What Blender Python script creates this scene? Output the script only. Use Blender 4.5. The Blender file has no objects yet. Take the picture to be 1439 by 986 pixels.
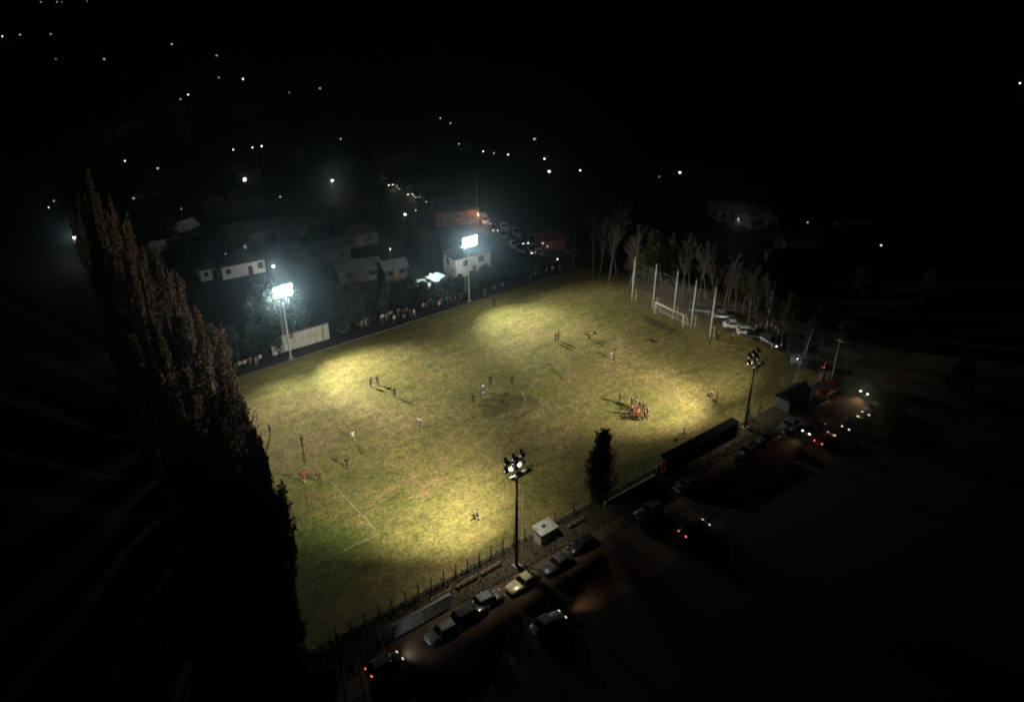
import bpy, math, random
from mathutils import Vector, Matrix, Euler
R = math.radians
random.seed(7)
SC = bpy.context.scene
COL = SC.collection

# ------------------------------------------------------------------ survey
# World frame: origin on the centre spot, X along the pitch, Y across it (metres).
CAM_H, FOC, HOR, CX, CY = 71.33, 1161.0, -140.0, 719.5, 493.0
PITCH = math.atan((CY - HOR) / FOC)
YAW = R(37.7)
CCX, CCY = -4.2, 113.5
def c2w(x, y):
    dx, dy = x - CCX, y - CCY
    return (dx*math.cos(YAW) + dy*math.sin(YAW), -dx*math.sin(YAW) + dy*math.cos(YAW))
CAMX, CAMY = c2w(0, 0)
def at(u, v, z=0.0):
    """ground position (metres) of a spot measured on the survey photograph"""
    x = (u - CX)/FOC; y = -(v - CY)/FOC
    dy = math.cos(PITCH) + y*math.sin(PITCH); dz = -math.sin(PITCH) + y*math.cos(PITCH)
    t = (z - CAM_H)/dz
    return c2w(x*t, dy*t)
def on_x(u, v, X):
    g = at(u, v); t = (X - CAMX)/(g[0] - CAMX)
    return CAMY + t*(g[1] - CAMY), CAM_H*(1 - t)
def on_y(u, v, Y):
    g = at(u, v); t = (Y - CAMY)/(g[1] - CAMY)
    return CAMX + t*(g[0] - CAMX), CAM_H*(1 - t)

# ------------------------------------------------------------------ materials
MATS = {}
def mat(name, col, rough=0.7, col2=None, scale=2.0, metal=0.0, emit=0.0, ecol=None, bump=0.0, spec=0.5, rnd=0.0, detail=4.0, sample=True, stretch=None):
    if name in MATS: return MATS[name]
    m = bpy.data.materials.new(name); m.use_nodes = True
    nt = m.node_tree; n = nt.nodes; l = nt.links
    p = n['Principled BSDF']
    p.inputs['Roughness'].default_value = rough
    p.inputs['Metallic'].default_value = metal
    p.inputs['Specular IOR Level'].default_value = spec
    p.inputs['Base Color'].default_value = (*col, 1)
    if col2 is None: col2 = tuple(c*0.72 for c in col)
    tc = n.new('ShaderNodeTexCoord'); no = n.new('ShaderNodeTexNoise')
    no.inputs['Scale'].default_value = scale; no.inputs['Detail'].default_value = detail
    if stretch:
        mp = n.new('ShaderNodeMapping'); mp.inputs['Scale'].default_value = stretch
        l.new(tc.outputs['Object'], mp.inputs['Vector']); l.new(mp.outputs['Vector'], no.inputs['Vector'])
    else:
        l.new(tc.outputs['Object'], no.inputs['Vector'])
    cr = n.new('ShaderNodeValToRGB')
    cr.color_ramp.elements[0].position = 0.35; cr.color_ramp.elements[1].position = 0.65
    cr.color_ramp.elements[0].color = (*col2, 1); cr.color_ramp.elements[1].color = (*col, 1)
    l.new(no.outputs['Fac'], cr.inputs['Fac'])
    out = cr.outputs['Color']
    if rnd:
        oi = n.new('ShaderNodeObjectInfo'); hs = n.new('ShaderNodeHueSaturation')
        mr = n.new('ShaderNodeMapRange'); mr.inputs['To Min'].default_value = 1 - rnd; mr.inputs['To Max'].default_value = 1 + rnd
        l.new(oi.outputs['Random'], mr.inputs['Value']); l.new(mr.outputs['Result'], hs.inputs['Value'])
        l.new(out, hs.inputs['Color']); out = hs.outputs['Color']
    l.new(out, p.inputs['Base Color'])
    if bump:
        b = n.new('ShaderNodeBump'); b.inputs['Strength'].default_value = bump
        l.new(no.outputs['Fac'], b.inputs['Height']); l.new(b.outputs['Normal'], p.inputs['Normal'])
    if emit:
        p.inputs['Emission Color'].default_value = (*(ecol or col), 1)
        p.inputs['Emission Strength'].default_value = emit
        if not sample: m.cycles.emission_sampling = 'NONE'
    MATS[name] = m
    return m

STEEL = mat('galvanised_steel', (.50, .51, .50), .45, (.36, .37, .36), 3, .3)
PALE_POLE = mat('pale_painted_steel', (.62, .63, .60), .5, (.48, .49, .46), 2)
DARK_POLE = mat('weathered_dark_pole', (.075, .045, .022), .8, (.05, .032, .018), 2)
WHITE_STEEL = mat('white_painted_steel', (.78, .79, .76), .5, (.6, .61, .58), 3)
HOUSING = mat('dark_lamp_housing', (.03, .03, .032), .55, (.02, .02, .021), 4)
CABLE = mat('black_cable', (.02, .02, .02), .8)
LENS_FAR = mat('floodlight_glass_lit', (1, 1, 1), .3, emit=38, ecol=(.93, 1.0, .95))
LENS_NEAR = mat('floodlight_glass_lit_warm', (1, 1, 1), .3, emit=1.5, ecol=(1, .96, .84))
BARK = mat('tree_bark', (.12, .085, .055), .9, (.06, .045, .03), 5, bump=.3)
BARK_PALE = mat('pale_tree_bark', (.12, .10, .075), .9, (.06, .052, .042), 4, bump=.3)
BARK_TWIG = mat('twig_bark', (.10, .085, .066), .9, (.055, .047, .038), 4)
WOOD = mat('weathered_timber', (.20, .14, .085), .8, (.12, .085, .05), 6)
CONCRETE = mat('concrete_kerb', (.30, .29, .26), .85, (.20, .19, .17), 3, bump=.2)
PLASTER = mat('white_plaster_wall', (.72, .70, .66), .85, (.58, .56, .52), 1.5, bump=.1)
PLASTER_DIRTY = mat('stained_plaster_wall', (.50, .47, .42), .85, (.34, .32, .28), .9, bump=.15)
TILE = mat('dark_roof_tile', (.07, .055, .045), .8, (.04, .033, .028), 6, bump=.3, stretch=(1, 8, 1))
TIN = mat('grey_tin_roof', (.16, .165, .165), .55, (.10, .105, .105), 2, .4, stretch=(6, .6, 1))
DARK_ROOF = mat('dark_felt_roof', (.030, .028, .027), .9, (.018, .017, .017), 2)
PALE_TIN = mat('pale_tin_roof', (.55, .56, .54), .5, (.40, .41, .40), 1.5, .1)
BRICK = mat('orange_brick', (.32, .15, .08), .85, (.13, .07, .045), .8, bump=.3)
RED_PAINT = mat('red_painted_sheet', (.27, .035, .03), .7, (.15, .022, .02), 2)
DARK_PAINT = mat('dark_painted_sheet', (.008, .008, .009), .9, (.005, .005, .006), 2, spec=.04)
WINDOW_DARK = mat('dark_window_glass', (.02, .025, .03), .12)
WINDOW_LIT = mat('lit_window', (1, .85, .6), .5, emit=2.2, ecol=(1, .95, .82), sample=False)
DOOR = mat('brown_door', (.12, .075, .045), .6)
RUBBER = mat('tyre_rubber', (.02, .02, .02), .85)
RIM = mat('wheel_rim_alloy', (.45, .45, .46), .35, metal=.7)
GLASS = mat('car_glass', (.012, .014, .016), .06, (.010, .012, .014), 1, spec=.6)
TRIM = mat('black_plastic_trim', (.03, .03, .03), .6)
PLATE = mat('number_plate_blank', (.7, .7, .66), .5)
HEAD_ON = mat('headlight_lit', (1, 1, 1), .2, emit=5, ecol=(1, .95, .86), sample=False)
HEAD_DIM = mat('parking_light_lit', (1, 1, 1), .2, emit=1.3, ecol=(1, .93, .85), sample=False)
HEAD_OFF = mat('headlight_glass', (.55, .56, .56), .15, metal=.3)
TAIL_ON = mat('taillight_lit', (1, .1, .08), .3, emit=2.6, ecol=(1, .13, .10), sample=False)
TAIL_OFF = mat('taillight_red', (.25, .02, .02), .25)
NET = mat('goal_netting', (.55, .55, .52), .8)
PAINT_WHITE = mat('white_goal_paint', (.80, .80, .77), .45, (.68, .68, .65), 3)
SKIN = mat('skin', (.26, .15, .095), .6, (.22, .125, .08), 6)
HAIRM = mat('dark_hair', (.02, .015, .012), .6)

def leaf_mat(name, c1, c2, rnd=.25):
    m = mat(name, c1, .75, c2, .55, rnd=rnd, detail=3, spec=.2)
    nt = m.node_tree; p = nt.nodes['Principled BSDF']; t = nt.nodes.new('ShaderNodeBsdfTranslucent'); x = nt.nodes.new('ShaderNodeMixShader'); x.inputs['Fac'].default_value = .4
    nt.links.new(p.inputs['Base Color'].links[0].from_socket, t.inputs['Color'])
    nt.links.new(p.outputs[0], x.inputs[1]); nt.links.new(t.outputs[0], x.inputs[2]); nt.links.new(x.outputs[0], nt.nodes['Material Output'].inputs['Surface'])
    return m
POPLAR_LEAF = leaf_mat('poplar_leaves', (.082, .054, .032), (.036, .025, .016))
OLIVE_LEAF = leaf_mat('olive_leaves', (.075, .075, .025), (.038, .040, .015))
HEDGE_LEAF = leaf_mat('hedge_leaves', (.085, .105, .078), (.045, .056, .043))
DARK_LEAF = leaf_mat('dark_conifer_needles', (.028, .036, .020), (.015, .02, .012))

# ------------------------------------------------------------------ mesh builder
class MB:
    def __init__(s): s.v = []; s.f = []; s.mi = []
    def add(s, vs, fs, mi=0):
        o = len(s.v); s.v += [tuple(a) for a in vs]; s.f += [tuple(i + o for i in f) for f in fs]; s.mi += [mi]*len(fs); return s
    def box(s, c, d, rz=0.0, rx=0.0, ry=0.0, mi=0):
        M = Matrix.Translation(c) @ Euler((rx, ry, rz)).to_matrix().to_4x4()
        x, y, z = d[0]/2, d[1]/2, d[2]/2
        vs = [M @ Vector(p) for p in ((-x,-y,-z),(x,-y,-z),(x,y,-z),(-x,y,-z),(-x,-y,z),(x,-y,z),(x,y,z),(-x,y,z))]
        return s.add(vs, [(0,3,2,1),(4,5,6,7),(0,1,5,4),(1,2,6,5),(2,3,7,6),(3,0,4,7)], mi)
    def tube(s, pts, rs, n=8, cap=True, mi=0):
        pts = [Vector(p) for p in pts]
        if not isinstance(rs, (list, tuple)): rs = [rs]*len(pts)
        rings = []
        for i, p in enumerate(pts):
            d = (pts[min(i+1, len(pts)-1)] - pts[max(i-1, 0)])
            d = d.normalized() if d.length > 1e-9 else Vector((0,0,1))
            a = d.cross(Vector((0,0,1)) if abs(d.z) < .9 else Vector((1,0,0))).normalized(); b = d.cross(a)
            rings.append([p + rs[i]*(math.cos(2*math.pi*k/n)*a + math.sin(2*math.pi*k/n)*b) for k in range(n)])
        return s.loft(rings, cap, mi)
    def loft(s, rings, cap=True, mi=0):
        n = len(rings[0]); vs = [p for r in rings for p in r]; fs = []
        for i in range(len(rings)-1):
            for k in range(n):
                fs.append((i*n+k, i*n+(k+1) % n, (i+1)*n+(k+1) % n, (i+1)*n+k))
        if cap:
            fs.append(tuple(reversed(range(n)))); fs.append(tuple((len(rings)-1)*n + k for k in range(n)))
        return s.add(vs, fs, mi)
    def ball(s, c, r, nu=10, nv=6, mi=0):
        if not isinstance(r, (tuple, list)): r = (r, r, r)
        rings = []
        for j in range(nv+1):
            t = math.pi*(j/nv) if 0 < j < nv else (0.02 if j == 0 else math.pi-.02)
            rings.append([Vector((c[0]+r[0]*math.sin(t)*math.cos(2*math.pi*k/nu), c[1]+r[1]*math.sin(t)*math.sin(2*math.pi*k/nu), c[2]-r[2]*math.cos(t))) for k in range(nu)])
        return s.loft(rings, True, mi)
    def mesh(s, name, mats, smooth=False):
        me = bpy.data.meshes.new(name); me.from_pydata(s.v, [], s.f)
        for m in (mats if isinstance(mats, (list, tuple)) else [mats]): me.materials.append(m)
        if any(s.mi): me.polygons.foreach_set('material_index', s.mi)
        if smooth: me.polygons.foreach_set('use_smooth', [True]*len(me.polygons))
        me.update(); return me
    def build(s, name, mats, parent=None, loc=None, rz=0.0, smooth=False):
        return put(name, s.mesh(name, mats, smooth), parent, loc, rz)

def put(name, me, parent=None, loc=None, rz=0.0):
    o = bpy.data.objects.new(name, me); COL.objects.link(o)
    if parent is not None: o.parent = parent
    if loc is not None: o.location = loc
    if rz: o.rotation_euler.z = rz
    return o
def thing(name, label, cat, loc=(0,0,0), rz=0.0, group=None):
    o = bpy.data.objects.new(name, None); COL.objects.link(o); o.empty_display_size = .3
    o.location = loc; o.rotation_euler.z = rz
    return tag(o, label, cat, group)
def tag(o, label, cat, group=None):
    o['label'] = label; o['category'] = cat
    if group: o['group'] = group
    return o
def struct(o, kind='structure'):
    o['kind'] = kind; return o
def dup(root, loc, rz, label, group=None, scale=None):
    r = root.copy(); COL.objects.link(r); r.location = loc; r.rotation_euler = (0, 0, rz)
    if scale is not None: r.scale = scale
    r['label'] = label
    if group: r['group'] = group
    for ch in list(root.children):
        c = ch.copy(); COL.objects.link(c); c.parent = r
        for g in list(ch.children):
            d = g.copy(); COL.objects.link(d); d.parent = c
    return r
def own_mat(o, m, slot=0):
    o.material_slots[slot].link = 'OBJECT'; o.material_slots[slot].material = m
ORD = ['first','second','third','fourth','fifth','sixth','seventh','eighth','ninth','tenth','eleventh','twelfth','thirteenth','fourteenth','fifteenth','sixteenth','seventeenth','eighteenth','nineteenth','twentieth','twenty-first','twenty-second','twenty-third','twenty-fourth','twenty-fifth','twenty-sixth','twenty-seventh','twenty-eighth','twenty-ninth','thirtieth']

# ------------------------------------------------------------------ ground, pitch, roads
def sheet(name, x0, x1, y0, y1, z, m, nx=1, ny=1):
    b = MB()
    for i in range(nx+1):
        for j in range(ny+1): b.v.append((x0+(x1-x0)*i/nx, y0+(y1-y0)*j/ny, z))
    for i in range(nx):
        for j in range(ny):
            a = i*(ny+1)+j; b.f.append((a, a+ny+1, a+ny+2, a+1)); b.mi.append(0)
    return struct(b.build(name, m))

def ground_material():
    m = bpy.data.materials.new('dark_earth_and_scrub'); m.use_nodes = True
    nt = m.node_tree; n = nt.nodes; l = nt.links; p = n['Principled BSDF']; p.inputs['Roughness'].default_value = .95
    tc = n.new('ShaderNodeTexCoord')
    a = n.new('ShaderNodeTexNoise'); a.inputs['Scale'].default_value = .03; a.inputs['Detail'].default_value = 8
    b = n.new('ShaderNodeTexNoise'); b.inputs['Scale'].default_value = .9; b.inputs['Detail'].default_value = 6
    l.new(tc.outputs['Object'], a.inputs['Vector']); l.new(tc.outputs['Object'], b.inputs['Vector'])
    cr = n.new('ShaderNodeValToRGB'); e = cr.color_ramp.elements
    e[0].position = .38; e[0].color = (.013, .016, .009, 1); e[1].position = .62; e[1].color = (.026, .022, .015, 1)
    mx = n.new('ShaderNodeMix'); mx.data_type = 'RGBA'; mx.blend_type = 'MULTIPLY'; mx.inputs['Factor'].default_value = .7
    cr2 = n.new('ShaderNodeValToRGB'); cr2.color_ramp.elements[0].position = .3; cr2.color_ramp.elements[0].color = (.4, .4, .4, 1); cr2.color_ramp.elements[1].position = .7
    l.new(a.outputs['Fac'], cr.inputs['Fac']); l.new(b.outputs['Fac'], cr2.inputs['Fac'])
    l.new(cr.outputs['Color'], mx.inputs['A']); l.new(cr2.outputs['Color'], mx.inputs['B'])
    l.new(mx.outputs['Result'], p.inputs['Base Color'])
    return m
def dirt_material(name, c1, c2):
    m = mat(name, c1, .95, c2, .35, bump=.25, detail=9)
    return m

def pitch_material():
    m = bpy.data.materials.new('worn_pitch_grass'); m.use_nodes = True
    nt = m.node_tree; n = nt.nodes; l = nt.links; p = n['Principled BSDF']
    p.inputs['Roughness'].default_value = .9; p.inputs['Specular IOR Level'].default_value = .15
    tc = n.new('ShaderNodeTexCoord')
    def noise(scale, detail=5, stretch=None, rot=0.0, dist=0.0):
        t = n.new('ShaderNodeTexNoise'); t.inputs['Scale'].default_value = scale; t.inputs['Detail'].default_value = detail
        t.inputs['Distortion'].default_value = dist
        mp = n.new('ShaderNodeMapping'); mp.inputs['Scale'].default_value = stretch or (1, 1, 1); mp.inputs['Rotation'].default_value = (0, 0, rot)
        l.new(tc.outputs['Object'], mp.inputs['Vector']); l.new(mp.outputs['Vector'], t.inputs['Vector']); return t.outputs['Fac']
    def ramp(f, stops):
        r = n.new('ShaderNodeValToRGB'); r.color_ramp.elements.remove(r.color_ramp.elements[1])
        for i, (pos, c) in enumerate(stops):
            e = r.color_ramp.elements[0] if i == 0 else r.color_ramp.elements.new(pos)
            e.position = pos; e.color = (*c, 1)
        l.new(f, r.inputs['Fac']); return r.outputs['Color']
    def mix(a, b, f, mode='MIX'):
        x = n.new('ShaderNodeMix'); x.data_type = 'RGBA'; x.blend_type = mode
        if isinstance(f, float): x.inputs['Factor'].default_value = f
        else: l.new(f, x.inputs['Factor'])
        l.new(a, x.inputs['A'])
        if isinstance(b, tuple): x.inputs['B'].default_value = (*b, 1)
        else: l.new(b, x.inputs['B'])
        return x.outputs['Result']
    base = ramp(noise(.055, 6, dist=.6), [(.30, (.098, .100, .027)), (.45, (.146, .130, .041)), (.58, (.182, .150, .055)), (.72, (.225, .176, .075))])
    streak = ramp(noise(.35, 6, (.35, 1.6, 1), R(25), .8), [(.30, (.55, .58, .5)), (.5, (1, 1, 1)), (.7, (1.25, 1.2, 1.15))])
    c = mix(base, streak, .6, 'MULTIPLY')
    worn = ramp(noise(.16, 8, (1, 1.5, 1), 0, 1.2), [(.56, (0, 0, 0)), (.66, (1, 1, 1))])
    c = mix(c, (.165, .125, .052), n.new('ShaderNodeMath').outputs[0] if False else worn)
    dark = ramp(noise(.11, 7, (.6, 1.3, 1), R(-15), 1.5), [(.57, (1, 1, 1)), (.70, (.62, .63, .54))])
    c = mix(c, dark, .5, 'MULTIPLY')
    tuft = ramp(noise(.75, 7), [(.30, (.60, .62, .54)), (.5, (1, 1, 1)), (.70, (1.34, 1.29, 1.18))])
    c = mix(c, tuft, .75, 'MULTIPLY')
    fine = ramp(noise(2.2, 6), [(.32, (.44, .47, .41)), (.5, (1, 1, 1)), (.68, (1.6, 1.55, 1.5))])
    c = mix(c, fine, .8, 'MULTIPLY')
    # ragged darker turf round the centre spot
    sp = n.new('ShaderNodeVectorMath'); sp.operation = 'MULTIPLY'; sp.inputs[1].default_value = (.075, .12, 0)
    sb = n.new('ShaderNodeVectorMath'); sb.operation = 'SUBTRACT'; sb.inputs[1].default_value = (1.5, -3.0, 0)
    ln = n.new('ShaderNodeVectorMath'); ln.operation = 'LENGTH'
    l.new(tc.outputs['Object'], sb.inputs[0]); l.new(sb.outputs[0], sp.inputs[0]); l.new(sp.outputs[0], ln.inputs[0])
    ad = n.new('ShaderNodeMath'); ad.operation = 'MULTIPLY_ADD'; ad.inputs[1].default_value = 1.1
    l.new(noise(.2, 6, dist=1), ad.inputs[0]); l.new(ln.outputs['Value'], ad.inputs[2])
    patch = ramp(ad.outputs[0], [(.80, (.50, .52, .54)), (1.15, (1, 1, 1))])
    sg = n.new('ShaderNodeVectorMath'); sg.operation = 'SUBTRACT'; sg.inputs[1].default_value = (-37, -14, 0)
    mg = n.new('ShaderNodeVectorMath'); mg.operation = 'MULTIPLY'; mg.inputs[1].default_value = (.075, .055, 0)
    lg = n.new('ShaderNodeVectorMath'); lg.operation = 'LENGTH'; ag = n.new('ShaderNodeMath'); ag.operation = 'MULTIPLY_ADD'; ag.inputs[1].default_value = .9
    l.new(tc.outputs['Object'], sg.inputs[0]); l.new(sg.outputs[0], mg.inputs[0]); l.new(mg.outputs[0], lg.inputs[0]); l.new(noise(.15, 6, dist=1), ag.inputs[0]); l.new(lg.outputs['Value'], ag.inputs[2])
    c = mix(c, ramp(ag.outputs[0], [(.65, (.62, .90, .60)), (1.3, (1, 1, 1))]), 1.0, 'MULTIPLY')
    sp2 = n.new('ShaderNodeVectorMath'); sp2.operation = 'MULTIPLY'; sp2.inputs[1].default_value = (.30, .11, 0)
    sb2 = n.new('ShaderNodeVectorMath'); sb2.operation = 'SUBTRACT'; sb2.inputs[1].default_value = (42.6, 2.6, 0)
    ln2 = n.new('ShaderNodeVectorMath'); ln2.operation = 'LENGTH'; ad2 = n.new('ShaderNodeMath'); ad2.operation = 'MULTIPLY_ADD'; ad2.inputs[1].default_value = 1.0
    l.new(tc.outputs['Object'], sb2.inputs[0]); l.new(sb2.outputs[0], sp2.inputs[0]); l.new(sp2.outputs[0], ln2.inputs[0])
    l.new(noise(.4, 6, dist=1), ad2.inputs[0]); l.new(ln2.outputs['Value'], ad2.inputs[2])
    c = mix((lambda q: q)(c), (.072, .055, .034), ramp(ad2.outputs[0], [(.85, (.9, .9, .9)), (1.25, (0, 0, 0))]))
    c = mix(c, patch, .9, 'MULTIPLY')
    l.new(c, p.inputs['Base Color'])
    bp = n.new('ShaderNodeBump'); bp.inputs['Strength'].default_value = .35; bp.inputs['Distance'].default_value = .05
    l.new(noise(4.0, 6), bp.inputs['Height']); l.new(bp.outputs['Normal'], p.inputs['Normal'])
    return m

sheet('ground', -1600, 2200, -700, 2600, 0, ground_material())
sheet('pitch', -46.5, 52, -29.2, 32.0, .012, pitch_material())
DIRT = dirt_material('reddish_dirt', (.125, .076, .044), (.060, .040, .026))
sheet('road', -140, 180, -44.0, -33.6, .008, DIRT)
sheet('parking_lot', 52.2, 62.5, -29.0, 42, .008, dirt_material('trodden_dirt', (.105, .078, .055), (.06, .046, .034)))
sheet('lane', 44.5, 54.0, 42.3, 420, .008, dirt_material('lane_dirt', (.12, .09, .07), (.07, .055, .045)))
sheet('verge', -140, 180, -33.4, -29.4, .008, dirt_material('verge_grass', (.062, .046, .026), (.030, .026, .015)))
sheet('path', -46.5, 44, 32.4, 34.6, .008, dirt_material('trodden_path', (.034, .036, .028), (.018, .020, .016)))

def marking_material():
    m = bpy.data.materials.new('worn_white_line'); m.use_nodes = True
    nt = m.node_tree; n = nt.nodes; l = nt.links; p = n['Principled BSDF']; p.inputs['Base Color'].default_value = (.35, .335, .21, 1); p.inputs['Roughness'].default_value = .9
    no = n.new('ShaderNodeTexNoise'); no.inputs['Scale'].default_value = .45; no.inputs['Detail'].default_value = 8
    tc = n.new('ShaderNodeTexCoord'); l.new(tc.outputs['Object'], no.inputs['Vector'])
    cr = n.new('ShaderNodeValToRGB'); cr.color_ramp.elements[0].position = .30; cr.color_ramp.elements[1].position = .62
    cr.color_ramp.elements[0].color = (.12, .12, .12, 1); cr.color_ramp.elements[1].color = (.8, .8, .8, 1)
    l.new(no.outputs['Fac'], cr.inputs['Fac'])
    tr = n.new('ShaderNodeBsdfTransparent'); mx = n.new('ShaderNodeMixShader')
    l.new(cr.outputs['Color'], mx.inputs['Fac']); l.new(tr.outputs[0], mx.inputs[1]); l.new(p.outputs[0], mx.inputs[2])
    l.new(mx.outputs[0], n['Material Output'].inputs['Surface'])
    return m
mk = MB(); ZL = .020; LW = .13
def seg(x0, y0, x1, y1, w=LW):
    d = Vector((x1-x0, y1-y0, 0)).normalized(); q = Vector((-d.y, d.x, 0))*w/2
    mk.add([Vector((x0, y0, ZL))-q, Vector((x1, y1, ZL))-q, Vector((x1, y1, ZL))+q, Vector((x0, y0, ZL))+q], [(0, 1, 2, 3)])
def ring(cx, cy, r, a0=0, a1=360, w=LW, n=64):
    pts = [(cx+r*math.cos(R(a0+(a1-a0)*i/n)), cy+r*math.sin(R(a0+(a1-a0)*i/n))) for i in range(n+1)]
    for i in range(n):
        c0 = Vector((pts[i][0]-cx, pts[i][1]-cy, 0)).normalized()*w/2; c1 = Vector((pts[i+1][0]-cx, pts[i+1][1]-cy, 0)).normalized()*w/2
        p0 = Vector((*pts[i], ZL)); p1 = Vector((*pts[i+1], ZL))
        mk.add([p0-c0, p1-c1, p1+c1, p0+c0], [(0, 3, 2, 1)])
GX = 45.3
seg(0, 6.9, 0, 27.5, .12); ring(0, .3, 6.6, w=.12)
seg(-29.5, -17.1, -29.5, 4.0, .12); seg(-42.5, -17.2, -29.5, -17.2, .13); seg(-42.5, -9.3, -36.0, -9.3, .16); seg(-36.1, -9.2, -36.1, -4.0, .10)
seg(41.5, 17.6, GX, 17.6, .18); seg(GX-.1, 17.7, GX-.1, 24, .16); seg(-38.5, -26.9, -41.2, -26.9, .12)
struct(mk.build('pitch_marking', marking_material()))
kb = MB()
for i in range(36): kb.box((-40.5+i*2.4, 32.2, .07), (2.36, .22, .16))
struct(kb.build('kerb', mat('mossy_kerb', (.14, .14, .10), .9, (.08, .085, .06), 1)))

# ------------------------------------------------------------------ floodlights
def aim(o, target):
    d = Vector(target) - o.location; o.rotation_euler = d.to_track_quat('-Z', 'Y').to_euler()
def spot(name, loc, target, power, size, blend, col, rad=.16):
    L = bpy.data.lights.new(name, 'SPOT'); L.energy = power; L.spot_size = R(size); L.spot_blend = blend; L.color = col; L.shadow_soft_size = rad
    o = bpy.data.objects.new(name, L); COL.objects.link(o); o.location = loc; aim(o, target); return o

def floodlight(loc, h, yaw, tilt, polemat, lens, label, r0, far):
    t = thing('floodlight', label, 'floodlight', (loc[0], loc[1], 0), yaw, 'floodlights round the pitch')
    MB().tube([(0,0,0), (0,0,h*.5), (0,0,h+1.15)], [r0, r0*.8, r0*.55], 12).build('pole', polemat, t, smooth=True)
    fb = MB().box((0,0,.1), (.9,.9,.2)); fb.build('footing', CONCRETE, t)
    zs = (h-.62, h+.46) if far else (h-.62, h+.44)
    for z in zs:
        if far: MB().box((0, .28, z), (3.5, .14, .16)).build('crossarm', WHITE_STEEL, t)
        else: MB().box((0, .42, z), (3.1, .50, .10)).build('crossarm', WHITE_STEEL, t)
        MB().box((0, .10, z+.01), (.5, .24, .26)).build('bracket', STEEL, t)
    lw, lh, dp = (1.16, .56, .17) if far else (.46, .30, .15)
    for z in zs:
        for x in ((-1.15, 0, 1.15) if far else (-1.2, 0, 1.2)):
            M = Matrix.Translation((x, .62 if far else .30, z+(.50 if far else .38))) @ Matrix.Rotation(-tilt, 4, 'X')
            b = MB()
            ring0 = [(-lw*.27,-.28,-lh*.5),(lw*.27,-.28,-lh*.5),(lw*.27,-.28,lh*.5),(-lw*.27,-.28,lh*.5)]
            ring1 = [(-lw/2,.10,-lh),(lw/2,.10,-lh),(lw/2,.10,lh),(-lw/2,.10,lh)]
            ring2 = [(-lw/2,dp,-lh),(lw/2,dp,-lh),(lw/2,dp,lh),(-lw/2,dp,lh)]
            b.loft([[M @ Vector(p) for p in r] for r in (ring0, ring1, ring2)])
            if not far: b.box(tuple(M @ Vector((0,.0,lh+.16))), (.22, .30, .26), rx=-tilt)
            b.box(tuple(M @ Vector((0,.26,lh+.02))), (lw, .3, .03), rx=-tilt)
            lamp = b.build('lamp', HOUSING, t)
            b = MB(); k = lw/2-.02
            b.add([M @ Vector(p) for p in ((-k,dp+.008,-lh+.02),(k,dp+.008,-lh+.02),(k,dp+.008,lh-.02),(-k,dp+.008,lh-.02))], [(0,3,2,1)])
            if far:
                b = MB(); b.add([M @ Vector((k*.98*math.cos(2*math.pi*q/20), dp+.012, (lh-.02)*.98*math.sin(2*math.pi*q/20))) for q in range(20)], [tuple(range(20))])
            b.build('lens', lens, lamp)
            for q in (-lw*.45, lw*.45): MB().tube([(x+q,.30,z), (x+q,.60 if far else .30,z+.45)], .025, 6).build('yoke', STEEL, lamp)
    # service platform and its rails behind the lamps
    b = MB().box((.1, -.55, h-1.0), (3.0, .8, .05)); b.build('platform', STEEL, t)
    b = MB()
    for zz in (h-.5, h-.05): b.tube([(-1.4,-.93,zz), (1.6,-.93,zz)], .025, 6); b.tube([(1.6,-.93,zz), (1.6,-.15,zz)], .025, 6); b.tube([(-1.4,-.93,zz), (-1.4,-.15,zz)], .025, 6)
    for xx in (-1.4,-.4,.6,1.6): b.tube([(xx,-.93,h-1.0), (xx,-.93,h-.05)], .025, 6)
    b.build('railing', DARK_POLE if not far else STEEL, t)
    b = MB()
    for xx in (.35, .72): b.tube([(xx,-.35,2.2), (xx,-.35,h-1)], .022, 5)
    for i in range(int((h-3.4)/.42)): b.tube([(.35,-.35,2.4+i*.42), (.72,-.35,2.4+i*.42)], .016, 5)
    b.build('ladder', STEEL if not far else polemat, t)
    return t
def head_point(loc, h, yaw, off=.95): return (loc[0]-math.sin(yaw)*off, loc[1]+math.cos(yaw)*off, h+.3)
FARC, NEARC = (1.0, .98, .84), (1.0, .93, .72)
FL = [ # base, height, yaw(deg, +Y facing), pole, label, targets
  ((-18.8, 32.9), 13.0, 180, PALE_POLE, LENS_FAR, 'pale floodlight pole with blazing lamps in front of the long white wall', .17, True),
  ((19.8, 32.9), 12.8, 180, PALE_POLE, LENS_FAR, 'pale floodlight pole with blazing lamps in front of the white house', .17, True),
  ((-19.2, -32.6), 15.2, 4, DARK_POLE, LENS_NEAR, 'dark floodlight pole with ladder beside the cream car', .24, False),
  ((27.1, -30.4), 12.2, 9, DARK_POLE, LENS_NEAR, 'dark floodlight pole at the end of the black shelter', .20, False)]
for loc, h, yw, pm, ln, lab, r0, far in FL: floodlight(loc, h, R(yw), R(8) if far else R(40), pm, ln, lab, r0, far)
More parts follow.
